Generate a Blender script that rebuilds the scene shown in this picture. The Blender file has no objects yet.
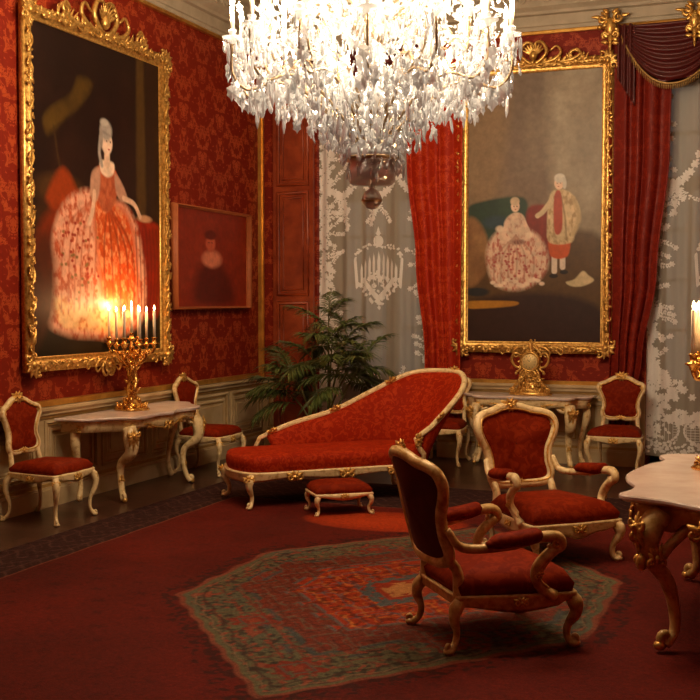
import bpy, math, random
import numpy as np
from mathutils import Vector, Matrix
R = math.radians; PI = math.pi
sin, cos = math.sin, math.cos
rnd = random.Random(7)
S = bpy.context.scene
COL = S.collection

# ------------------------------------------------------------------ materials
def new_mat(name):
    m = bpy.data.materials.new(name); m.use_nodes = True
    nt = m.node_tree; b = nt.nodes['Principled BSDF']
    return m, nt, b
def lin(c):
    return tuple(((x/255)/12.92 if x/255 <= .04045 else ((x/255+.055)/1.055)**2.4) for x in c)
def N(nt, t, **k):
    n = nt.nodes.new(t)
    for a, v in k.items(): setattr(n, a, v)
    return n
def math_n(nt, op, a, b=None, c=None):
    n = N(nt, 'ShaderNodeMath', operation=op)
    for i, x in enumerate((a, b, c)):
        if x is None: continue
        if isinstance(x, (int, float)): n.inputs[i].default_value = x
        else: nt.links.new(x, n.inputs[i])
    return n.outputs[0]
def ramp(nt, src, stops):
    r = N(nt, 'ShaderNodeValToRGB')
    el = r.color_ramp.elements
    while len(el) < len(stops): el.new(.5)
    for e, (p, c) in zip(el, stops):
        e.position = p; e.color = (*c, 1) if len(c) == 3 else c
    nt.links.new(src, r.inputs[0]); return r.outputs[0]
def mixc(nt, fac, a, b, mode='MIX'):
    n = N(nt, 'ShaderNodeMix', data_type='RGBA', blend_type=mode)
    if isinstance(fac, (int, float)): n.inputs[0].default_value = fac
    else: nt.links.new(fac, n.inputs[0])
    for i, x in ((6, a), (7, b)):
        if isinstance(x, tuple): n.inputs[i].default_value = (*x, 1)
        else: nt.links.new(x, n.inputs[i])
    return n.outputs[2]
def noise(nt, vec, scale, detail=3, rough=.5, dist=0):
    n = N(nt, 'ShaderNodeTexNoise'); n.inputs['Scale'].default_value = scale
    n.inputs['Detail'].default_value = detail; n.inputs['Roughness'].default_value = rough
    n.inputs['Distortion'].default_value = dist
    if vec is not None: nt.links.new(vec, n.inputs['Vector'])
    return n.outputs['Fac']
def bump(nt, b, h, strength=.3, dist=.01):
    n = N(nt, 'ShaderNodeBump'); n.inputs['Strength'].default_value = strength; n.inputs['Distance'].default_value = dist
    nt.links.new(h, n.inputs['Height']); nt.links.new(n.outputs[0], b.inputs['Normal'])
def obj_co(nt): return N(nt, 'ShaderNodeTexCoord').outputs['Object']

def damask_fac(nt, axis_a, w, h, freq=4.2, off=0.0):
    """mirrored half-drop ornament in the (a, z) plane"""
    co = N(nt, 'ShaderNodeSeparateXYZ'); nt.links.new(obj_co(nt), co.inputs[0])
    a = co.outputs[axis_a]; z = co.outputs[2]
    u = math_n(nt, 'DIVIDE', a, w)
    U = math_n(nt, 'PINGPONG', math_n(nt, 'ADD', u, off), 1.0)
    V = math_n(nt, 'DIVIDE', z, h)
    def branch(Us, Vs, seed):
        ang = math_n(nt, 'MULTIPLY', Vs, 2*PI)
        r = freq*(h/w)/(2*PI)
        c = N(nt, 'ShaderNodeCombineXYZ')
        nt.links.new(math_n(nt, 'MULTIPLY', Us, freq), c.inputs[0])
        nt.links.new(math_n(nt, 'MULTIPLY', math_n(nt, 'COSINE', ang), r), c.inputs[1])
        nt.links.new(math_n(nt, 'MULTIPLY', math_n(nt, 'SINE', ang), r), c.inputs[2])
        return noise(nt, c.outputs[0], 1.0, 2.5, .55, .9)
    n1 = branch(U, V, 0)
    n2 = branch(math_n(nt, 'SUBTRACT', 1.0, U), math_n(nt, 'ADD', V, .5), 1)
    m = math_n(nt, 'MAXIMUM', n1, n2)
    leafy = ramp(nt, m, [(.555, (0, 0, 0)), (.575, (1, 1, 1))])
    d = math_n(nt, 'ABSOLUTE', math_n(nt, 'SUBTRACT', m, .615))
    vein = ramp(nt, d, [(.006, (0, 0, 0)), (.014, (1, 1, 1))])
    return math_n(nt, 'MULTIPLY', leafy, vein)

def mat_damask(name, axis, w, h, ca, cb, rough=(.6, .42)):
    m, nt, b = new_mat(name)
    f = damask_fac(nt, axis, w, h)
    fine = noise(nt, obj_co(nt), 1.3, 3)
    f2 = math_n(nt, 'MULTIPLY', f, ramp(nt, fine, [(.3, (.6,)*3), (.7, (1,)*3)]))
    nt.links.new(mixc(nt, f2, ca, cb), b.inputs['Base Color'])
    nt.links.new(math_n(nt, 'MULTIPLY_ADD', f, rough[1]-rough[0], rough[0]), b.inputs['Roughness'])
    b.inputs['Specular IOR Level'].default_value = .22
    bump(nt, b, f, .15, .003)
    return m

def simple(name, c, rough=.5, metal=0, c2=None, nscale=12, spec=.5, bumpk=0, sheen=0, thr=(.35, .65)):
    m, nt, b = new_mat(name)
    b.inputs['Roughness'].default_value = rough; b.inputs['Metallic'].default_value = metal
    b.inputs['Specular IOR Level'].default_value = spec
    if sheen:
        b.inputs['Sheen Weight'].default_value = sheen; b.inputs['Sheen Roughness'].default_value = .4
        b.inputs['Sheen Tint'].default_value = (1, .35, .2, 1)
    n = noise(nt, obj_co(nt), nscale, 4, .6)
    nt.links.new(mixc(nt, ramp(nt, n, [(thr[0], (0,)*3), (thr[1], (1,)*3)]), c, c2 or tuple(x*.8 for x in c)), b.inputs['Base Color'])
    if bumpk: bump(nt, b, n, bumpk, .01)
    return m

M = {}
M['wall_y'] = mat_damask('damask wall left', 1, .40, .92, (.20, .012, .003), (.44, .070, .018))
M['wall_x'] = mat_damask('damask wall back', 0, .40, .92, (.20, .012, .003), (.42, .062, .016))
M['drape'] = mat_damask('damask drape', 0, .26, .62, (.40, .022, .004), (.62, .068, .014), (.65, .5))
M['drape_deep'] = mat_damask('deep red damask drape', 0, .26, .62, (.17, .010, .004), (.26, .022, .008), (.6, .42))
M['drape_dark'] = simple('plum red silk', (.10, .009, .008), .45, c2=(.07, .006, .006), sheen=.2)
def mat_uph(name, ca, cb, psc=14):
    m, nt, b = new_mat(name)
    n = noise(nt, obj_co(nt), psc, 3, .6, 1.6)
    f0 = ramp(nt, n, [(.50, (0,)*3), (.55, (1,)*3)])
    d = math_n(nt, 'ABSOLUTE', math_n(nt, 'SUBTRACT', n, .57))
    f = math_n(nt, 'MULTIPLY', f0, ramp(nt, d, [(.004, (.2,)*3), (.012, (1,)*3)]))
    n2 = noise(nt, obj_co(nt), 260, 2)
    c = mixc(nt, f, ca, cb)
    nt.links.new(c, b.inputs['Base Color'])
    b.inputs['Roughness'].default_value = .62
    b.inputs['Sheen Weight'].default_value = .03; b.inputs['Sheen Tint'].default_value = (1, .25, .08, 1)
    b.inputs['Specular IOR Level'].default_value = .05
    b.inputs['Sheen Roughness'].default_value = .35
    bump(nt, b, n2, .2, .002)
    return m
M['uph'] = mat_uph('crimson silk damask upholstery', (.165, .012, .002), (.235, .022, .004))
M['uph_day'] = mat_uph('bright red damask upholstery', (.27, .015, .003), (.40, .036, .007), 17)
M['uph_back'] = simple('plain red backing cloth', (.085, .007, .003), .7, sheen=.08, spec=.2)
M['cream'] = simple('cream paint with worn gilding', (.86, .66, .35), .36, 0, c2=(.52, .30, .08), nscale=22, thr=(.5, .72))
M['cream_gilt'] = simple('aged gilt cream wood', (.74, .50, .20), .34, .12, c2=(.42, .21, .045), nscale=18, thr=(.42, .65))
M['gold'] = simple('burnished gold leaf', (.92, .58, .17), .33, .72, c2=(.50, .25, .05), nscale=34, bumpk=.3)
M['gold_dull'] = simple('dull gold strip', (.80, .45, .10), .38, .75, c2=(.6, .3, .06), nscale=8)
M['ormolu'] = simple('ormolu gilt bronze', (.95, .58, .16), .24, .95, c2=(.45, .20, .04), nscale=45, bumpk=.3)
M['panel'] = simple('cream painted panelling', (.60, .46, .27), .5, c2=(.45, .32, .16), nscale=3)
M['panel_gold'] = simple('ochre gilt moulding line', (.48, .29, .09), .4, .3)
M['cornice'] = simple('stone coloured cornice', (.50, .42, .30), .6, c2=(.40, .33, .23), nscale=5)
M['ceiling'] = simple('plaster ceiling', (.62, .56, .46), .8)
M['marble'] = simple('pale pink marble', (.86, .72, .64), .16, c2=(.70, .54, .46), nscale=6, thr=(.3, .8))
M['wax'] = simple('ivory wax', (.92, .80, .62), .45)
M['pot'] = simple('dark terracotta pot', (.12, .05, .03), .6)
M['soil'] = simple('dark soil', (.03, .02, .015), .9)
M['stemm'] = simple('green brown cane', (.16, .15, .05), .6)
M['leaf'] = simple('dark palm green', (.075, .115, .025), .38, c2=(.19, .22, .06), nscale=6)
M['leaf_dry'] = simple('yellowing palm frond', (.30, .22, .08), .55, c2=(.14, .15, .05), nscale=6)
M['win'] = simple('greige window paint', (.46, .38, .28), .5)
M['reflected_door_and_backing'] = simple('reflected door and backing wood', (.36, .062, .016), .35, c2=(.20, .026, .007), nscale=4)
M['clockface'] = simple('gilt clock dial', (.90, .66, .28), .5, .2)
M['ink'] = simple('dark clock numerals', (.05, .03, .02), .5)
M['brass_dark'] = simple('tarnished chandelier metal', (.42, .30, .18), .35, .7)
m, nt, b = new_mat('parquet')
tc = obj_co(nt)
br = N(nt, 'ShaderNodeTexBrick'); br.inputs['Scale'].default_value = 1.6
br.inputs['Color1'].default_value = (.050, .020, .012, 1); br.inputs['Color2'].default_value = (.080, .032, .018, 1)
br.inputs['Mortar'].default_value = (.012, .006, .004, 1); br.inputs['Mortar Size'].default_value = .008
nt.links.new(tc, br.inputs['Vector']); nt.links.new(br.outputs[0], b.inputs['Base Color'])
b.inputs['Roughness'].default_value = .32; M['floor'] = m

def mat_attr(name, rough, extra=None, spec=.4):
    m, nt, b = new_mat(name)
    a = N(nt, 'ShaderNodeAttribute', attribute_name='paint')
    c = a.outputs['Color']
    if extra: c = extra(nt, b, c)
    nt.links.new(c, b.inputs['Base Color']); b.inputs['Roughness'].default_value = rough
    b.inputs['Specular IOR Level'].default_value = spec
    return m
def _cloth(nt, b, c):
    n = noise(nt, obj_co(nt), 40, 4, .7)
    n2 = noise(nt, obj_co(nt), 140, 2, .7)
    bump(nt, b, n2, .5, .006)
    k = mixc(nt, 1.0, c, ramp(nt, n, [(.3, (.62,)*3), (.7, (1.3,)*3)]), 'MULTIPLY')
    return mixc(nt, 1.0, k, ramp(nt, n2, [(.35, (.75,)*3), (.65, (1.2,)*3)]), 'MULTIPLY')
M['carpet'] = mat_attr('woven medallion carpet', .85, _cloth, .15)
def _canvas(nt, b, c):
    n = noise(nt, obj_co(nt), 14, 5, .6)
    return mixc(nt, 1.0, c, ramp(nt, n, [(.3, (.8,)*3), (.7, (1.15,)*3)]), 'MULTIPLY')
M['canvas'] = mat_attr('oil paint on canvas', .42, _canvas, .35)

def mat_mix(name, parts):
    """parts: list of (node type, inputs, fac-to-mix-in)"""
    m = bpy.data.materials.new(name); m.use_nodes = True; nt = m.node_tree
    nt.nodes.remove(nt.nodes['Principled BSDF']); out = nt.nodes['Material Output']
    cur = None
    for typ, ins, fac in parts:
        n = N(nt, typ)
        for k, v in ins.items(): n.inputs[k].default_value = v
        if cur is None: cur = n.outputs[0]
        else:
            mx = N(nt, 'ShaderNodeMixShader'); mx.inputs[0].default_value = fac
            nt.links.new(cur, mx.inputs[1]); nt.links.new(n.outputs[0], mx.inputs[2]); cur = mx.outputs[0]
    nt.links.new(cur, out.inputs[0]); return m
M['crystal'] = mat_mix('cut crystal', [('ShaderNodeBsdfTransparent', {'Color': (1, .98, .96, 1)}, 0),
    ('ShaderNodeBsdfTranslucent', {'Color': (.88, .93, 1, 1)}, .40), ('ShaderNodeBsdfDiffuse', {'Color': (.86, .92, 1, 1)}, .34),
    ('ShaderNodeBsdfGlossy', {'Color': (1, 1, 1, 1), 'Roughness': .08}, .40)])
M['sheer'] = mat_mix('sheer grey voile', [('ShaderNodeBsdfTransparent', {'Color': (1, .97, .93, 1)}, 0),
    ('ShaderNodeBsdfTranslucent', {'Color': (.5, .46, .41, 1)}, .5), ('ShaderNodeBsdfDiffuse', {'Color': (.45, .40, .33, 1)}, .76)])
M['lace'] = mat_mix('white lace embroidery', [('ShaderNodeBsdfDiffuse', {'Color': (.98, .94, .90, 1)}, 0),
    ('ShaderNodeBsdfTranslucent', {'Color': (.9, .86, .8, 1)}, .15)])
m, nt, b = new_mat('window pane glass'); b.inputs['Transmission Weight'].default_value = 1
b.inputs['Roughness'].default_value = .02; b.inputs['IOR'].default_value = 1.1; M['glass'] = m
def mat_emit(name, c, s):
    m, nt, b = new_mat(name); b.inputs['Base Color'].default_value = (*c, 1)
    b.inputs['Emission Color'].default_value = (*c, 1); b.inputs['Emission Strength'].default_value = s; return m
M['flame'] = mat_emit('warm candle flame', (1, .66, .30), 14)
M['bulb'] = mat_emit('warm white candle bulb', (1, .86, .66), 16)

# ------------------------------------------------------------------ mesh builder
def V(*a): return Vector(a)
def smooth_path(pts, n=6, closed=False):
    P = [Vector(p) for p in pts]; out = []; L = len(P)
    rng = range(L if closed else L-1)
    for i in rng:
        p1, p2 = P[i], P[(i+1) % L]
        p0 = P[(i-1) % L] if closed or i > 0 else p1*2-p2
        p3 = P[(i+2) % L] if closed or i < L-2 else p2*2-p1
        for k in range(n):
            t = k/n; t2 = t*t; t3 = t2*t
            out.append(.5*((2*p1)+(-p0+p2)*t+(2*p0-5*p1+4*p2-p3)*t2+(-p0+3*p1-3*p2+p3)*t3))
    if not closed: out.append(P[-1].copy())
    return out
def interp(vals, m):
    if isinstance(vals, (int, float)): return [vals]*m
    k = len(vals)-1; o = []
    for i in range(m):
        t = i/max(1, m-1)*k; j = min(int(t), k-1); f = t-j
        f = f*f*(3-2*f); o.append(vals[j]*(1-f)+vals[j+1]*f)
    return o
class MB:
    def __init__(s): s.marks = []; s.v = []; s.f = []; s.mi = []; s.sm = []; s.cur = 0; s.smooth = True
    def mark(s): s.marks.append((len(s.v), len(s.f)))
    def add(s, vs, fs):
        o = len(s.v); s.v += [tuple(v) for v in vs]
        for f in fs: s.f.append([o+i for i in f]); s.mi.append(s.cur); s.sm.append(s.smooth)
    def ring_loft(s, rings, closed_ring=True, closed_path=False, caps=True):
        n = len(rings[0]); vs = [p for r in rings for p in r]; fs = []
        m = len(rings)
        for i in range(m if closed_path else m-1):
            a = i*n; c = ((i+1) % m)*n
            for k in range(n if closed_ring else n-1):
                k2 = (k+1) % n
                fs.append([a+k, a+k2, c+k2, c+k])
        if caps and not closed_path and closed_ring:
            fs.append(list(range(n))[::-1]); fs.append([(m-1)*n+k for k in range(n)])
        s.add(vs, fs)
    def tube(s, pts, r, n=8, sub=5, closed=False, ref=None, flat=1.0, raw=False):
        P = [Vector(p) for p in pts] if raw else smooth_path(pts, sub, closed)
        m = len(P); rr = interp(r, m); ff = interp(flat, m)
        rings = []; up = Vector(ref) if ref else None; prev = None
        for i in range(m):
            t = (P[(i+1) % m]-P[i-1]) if closed else (P[min(i+1, m-1)]-P[max(i-1, 0)])
            if t.length < 1e-9: t = Vector((0, 0, 1))
            t.normalize()
            if up is not None: a = t.cross(up)
            elif prev is None: a = t.cross(Vector((0.3, .1, 1)) if abs(t.z) < .9 else Vector((1, .2, 0)))
            else: a = prev-t*prev.dot(t)
            if a.length < 1e-6: a = t.orthogonal()
            a.normalize(); prev = a; b = t.cross(a).normalized()
            rings.append([P[i]+a*(cos(2*PI*k/n)*rr[i])+b*(sin(2*PI*k/n)*rr[i]*ff[i]) for k in range(n)])
        s.ring_loft(rings, True, closed)
    def prof(s, pts, profile, up=(0, 0, 1), closed=False, raw=True, sub=4):
        """sweep an open/closed 2D profile [(side, up)] along a path with a fixed up; mitred corners"""
        P = [Vector(p) for p in pts] if raw else smooth_path(pts, sub, closed)
        m = len(P); U = Vector(up); rings = []
        for i in range(m):
            d1 = (P[i]-P[i-1]) if (closed or i > 0) else (P[1]-P[0])
            d2 = (P[(i+1) % m]-P[i]) if (closed or i < m-1) else (P[-1]-P[-2])
            d1.normalize(); d2.normalize()
            n1 = d1.cross(U).normalized(); n2 = d2.cross(U).normalized()
            nn = (n1+n2).normalized(); k = 1/max(.3, nn.dot(n1))
            rings.append([P[i]+nn*(a*k)+U*b for a, b in profile])
        s.ring_loft(rings, True, closed)
    def lathe(s, profile, c=(0, 0, 0), n=20, mod=None):
        rings = []
        for r, z in profile:
            rings.append([Vector((c[0]+r*(1+(mod(2*PI*k/n) if mod else 0))*cos(2*PI*k/n), c[1]+r*(1+(mod(2*PI*k/n) if mod else 0))*sin(2*PI*k/n), c[2]+z)) for k in range(n)])
        s.ring_loft(rings)
    def box(s, c, d, rot=0):
        x, y, z = d[0]/2, d[1]/2, d[2]/2; q = s.smooth; s.smooth = False
        vs = []
        for k in (-1, 1):
            for a, b in ((-1, -1), (1, -1), (1, 1), (-1, 1)):
                X, Y = a*x, b*y
                vs.append((c[0]+X*cos(rot)-Y*sin(rot), c[1]+X*sin(rot)+Y*cos(rot), c[2]+k*z))
        s.add(vs, [[3, 2, 1, 0], [4, 5, 6, 7], [0, 1, 5, 4], [1, 2, 6, 5], [2, 3, 7, 6], [3, 0, 4, 7]]); s.smooth = q
    def blob(s, c, r, n=8, m=6, rot=None):
        if isinstance(r, (int, float)): r = (r, r, r)
        c = Vector(c); rings = []
        for i in range(m+1):
            th = PI*(.02+.96*i/m)
            ring = []
            for k in range(n):
                p = Vector((r[0]*sin(th)*cos(2*PI*k/n), r[1]*sin(th)*sin(2*PI*k/n), -r[2]*cos(th)))
                if rot is not None: p = rot @ p
                ring.append(c+p)
            rings.append(ring)
        s.ring_loft(rings)
    def scroll(s, c, u, v, r0, r1, turns, th, start=0, n=6, steps=None, lift=0):
        """spiral from radius r0 to r1 in the plane u,v"""
        c = Vector(c); u = Vector(u).normalized(); v = Vector(v).normalized(); w = u.cross(v)
        k = steps or max(8, int(abs(turns)*12)); P = []
        for i in range(k+1):
            t = i/k; a = start+turns*2*PI*t; r = r0+(r1-r0)*t
            P.append(c+u*(r*cos(a))+v*(r*sin(a))+w*(lift*t))
        s.tube(P, [th, th*1.15, th*.55], n, raw=True)
        s.blob(P[-1], th*1.1, 6, 4)
    def leafblade(s, base, d, nrm, L, W, curl=.4, th=.3, n=6, k=4):
        """carved leaf: flattened tapering tube that curls towards nrm"""
        base = Vector(base); d = Vector(d).normalized(); nrm = Vector(nrm).normalized()
        P = [base+d*(L*t)+nrm*(L*curl*(t**2.0)) for t in [i/k for i in range(k+1)]]
        s.tube(P, [W*.35, W, W*.75, W*.15], n, ref=nrm, flat=th, raw=True)
    def extrude(s, outline, z0, z1, bevel=0):
        """closed 2D outline to slab"""
        n = len(outline); cx = sum(p[0] for p in outline)/n; cy = sum(p[1] for p in outline)/n
        def ring(k, z): return [Vector((cx+(x-cx)*k, cy+(y-cy)*k, z)) for x, y in outline]
        if bevel:
            rs = [ring(1-bevel*1.6, z0), ring(1-bevel*.6, z0+(z1-z0)*.3), ring(1, z0+(z1-z0)*.45), ring(1, z0+(z1-z0)*.8), ring(1-bevel*.4, z1)]
        else: rs = [ring(1, z0), ring(1, z1)]
        q = s.smooth; s.smooth = False; s.ring_loft(rs); s.smooth = q
    def build(s, name, mats, parent=None, loc=None, rz=None):
        if len(s.marks) > 1 and name == 'carving':       # every carved cluster is a part of its own
            mk = list(s.marks)+[(len(s.v), len(s.f))]
            if mk[0][0] > 0: mk = [(0, 0)]+mk
            o = None
            for (v0, f0), (v1, f1) in zip(mk, mk[1:]):
                if v1 == v0: continue
                q = MB(); q.v = s.v[v0:v1]; q.f = [[i-v0 for i in f] for f in s.f[f0:f1]]; q.mi = s.mi[f0:f1]; q.sm = s.sm[f0:f1]
                o = q.build(name, mats, parent)
            return o
        me = bpy.data.meshes.new(name); me.from_pydata(s.v, [], s.f); me.update()
        if not isinstance(mats, (list, tuple)): mats = [mats]
        for m in mats: me.materials.append(m)
        me.polygons.foreach_set('material_index', s.mi); me.polygons.foreach_set('use_smooth', s.sm)
        o = bpy.data.objects.new(name, me); COL.objects.link(o)
        if parent: o.parent = parent
        if loc: o.location = loc
        if rz is not None: o.rotation_euler.z = rz
        return o
def tag(o, label=None, cat=None, group=None, kind=None):
    for k, v in (('label', label), ('category', cat), ('group', group), ('kind', kind)):
        if v: o[k] = v
    return o
def empty(name, loc, rz=0, label=None, cat=None, group=None):
    o = bpy.data.objects.new(name, None); COL.objects.link(o); o.location = loc; o.rotation_euler.z = rz
    o.empty_display_size = .1
    return tag(o, label, cat, group)
def kids(o): return [c for c in list(COL.objects) if c.parent is o]
def copy_tree(o, parent=None):
    c = o.copy(); COL.objects.link(c); c.parent = parent
    for ch in kids(o): copy_tree(ch, c)
    return c
def inst(o, parent, loc, rz=0, sc=None, rot=None):
    """linked copy of one part (no children)"""
    c = o.copy(); COL.objects.link(c); c.parent = parent; c.location = loc
    c.rotation_euler = rot if rot else (0, 0, rz)
    if sc: c.scale = (sc, sc, sc) if isinstance(sc, (int, float)) else sc
    return c
def struct(o): o['kind'] = 'structure'; return o

# ------------------------------------------------------------------ painted grids
def grid_surface(W, H, nx, ny, col, fn, name, mat, parent=None):
    xs = np.linspace(0, 1, nx); ys = np.linspace(0, 1, ny)
    gx, gy = np.meshgrid(xs, ys)
    P = fn(gx, gy).reshape(-1, 3)
    idx = np.arange(nx*ny).reshape(ny, nx)
    F = np.stack([idx[:-1, :-1], idx[:-1, 1:], idx[1:, 1:], idx[1:, :-1]], -1).reshape(-1, 4)
    me = bpy.data.meshes.new(name)
    me.vertices.add(len(P)); me.vertices.foreach_set('co', P.astype(np.float32).ravel())
    me.loops.add(F.size); me.loops.foreach_set('vertex_index', F.astype(np.int32).ravel())
    me.polygons.add(len(F)); me.polygons.foreach_set('loop_start', np.arange(0, F.size, 4, dtype=np.int32))
    me.update(calc_edges=True); me.validate()
    me.polygons.foreach_set('use_smooth', np.ones(len(me.polygons), dtype=bool))
    if col is not None:
        at = me.color_attributes.new('paint', 'FLOAT_COLOR', 'POINT')
        c = np.concatenate([col.reshape(-1, 3), np.ones((nx*ny, 1))], 1)
        at.data.foreach_set('color', c.astype(np.float32).ravel())
    me.materials.append(mat)
    o = bpy.data.objects.new(name, me); COL.objects.link(o)
    if parent: o.parent = parent
    return o
class Art:
    """x to the right 0..1, y down 0..1; colours given as sRGB 0..255"""
    def __init__(s, nx, ny, asp, c):
        s.nx, s.ny = nx, ny; s.x, s.y = np.meshgrid(np.linspace(0, 1, nx), np.linspace(0, 1, ny))
        s.asp = asp; s.a = np.ones((ny, nx, 3))*np.array(lin(c)); s.rs = np.random.RandomState(3)
    def nz(s, sc, seed=0, oct=3):
        out = np.zeros_like(s.x); rs = np.random.RandomState(seed); amp = 1; tot = 0
        for o in range(oct):
            k = max(2, int(sc*2**o)); g = rs.rand(k+2, k+2)
            fx = s.x*k; fy = s.y*k; ix = fx.astype(int); iy = fy.astype(int); tx = fx-ix; ty = fy-iy
            tx = tx*tx*(3-2*tx); ty = ty*ty*(3-2*ty)
            out += amp*((g[iy, ix]*(1-tx)+g[iy, ix+1]*tx)*(1-ty)+(g[iy+1, ix]*(1-tx)+g[iy+1, ix+1]*tx)*ty); tot += amp; amp *= .55
        return out/tot
    def put(s, m, c, c2=None, tex=None):
        m = np.clip(m, 0, 1)[..., None]; A = np.array(lin(c))
        if c2 is not None:
            t = np.clip(tex, 0, 1)[..., None]; A = A*(1-t)+np.array(lin(c2))*t
        s.a = s.a*(1-m)+A*m
    def ell(s, cx, cy, rx, ry, c, soft=.25, rot=0, **k):
        dx = s.x-cx; dy = (s.y-cy)*s.asp; cr, sr = cos(rot), sin(rot)
        u = (dx*cr+dy*sr)/rx; v = (-dx*sr+dy*cr)/(ry*s.asp)
        d = np.sqrt(u*u+v*v); s.put((1-d)/soft+.5, c, **k)
    def poly(s, pts, c, soft=.006, **k):
        pts = [(p.x, p.y) for p in smooth_path([(x, y, 0) for x, y in pts], 5, True)]
        ins = np.zeros(s.x.shape, bool); dm = np.full(s.x.shape, 9.)
        n = len(pts)
        for i in range(n):
            x1, y1 = pts[i]; x2, y2 = pts[(i+1) % n]
            cond = ((y1 > s.y) != (y2 > s.y))
            with np.errstate(divide='ignore', invalid='ignore'):
                xi = (x2-x1)*(s.y-y1)/((y2-y1) if y2 != y1 else 1e-9)+x1
            ins ^= (cond & (s.x < xi))
            ex, ey = x2-x1, (y2-y1)*s.asp; L = ex*ex+ey*ey+1e-12
            t = np.clip(((s.x-x1)*ex+(s.y-y1)*s.asp*ey)/L, 0, 1)
            dm = np.minimum(dm, np.hypot(s.x-x1-t*ex, (s.y-y1)*s.asp-t*ey))
        d = np.where(ins, dm, -dm); s.put(d/soft+.5, c, **k)
    def stroke(s, pts, w, c, soft=.006, **k):
        P = smooth_path([(x, y, 0) for x, y in pts], 4); dm = np.full(s.x.shape, 9.)
        for i in range(len(P)-1):
            ex, ey = P[i+1].x-P[i].x, (P[i+1].y-P[i].y)*s.asp; L = ex*ex+ey*ey+1e-12
            t = np.clip(((s.x-P[i].x)*ex+(s.y-P[i].y)*s.asp*ey)/L, 0, 1)
            dm = np.minimum(dm, np.hypot(s.x-P[i].x-t*ex, (s.y-P[i].y)*s.asp-t*ey))
        s.put((w-dm)/soft+.5, c, **k)

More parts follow.
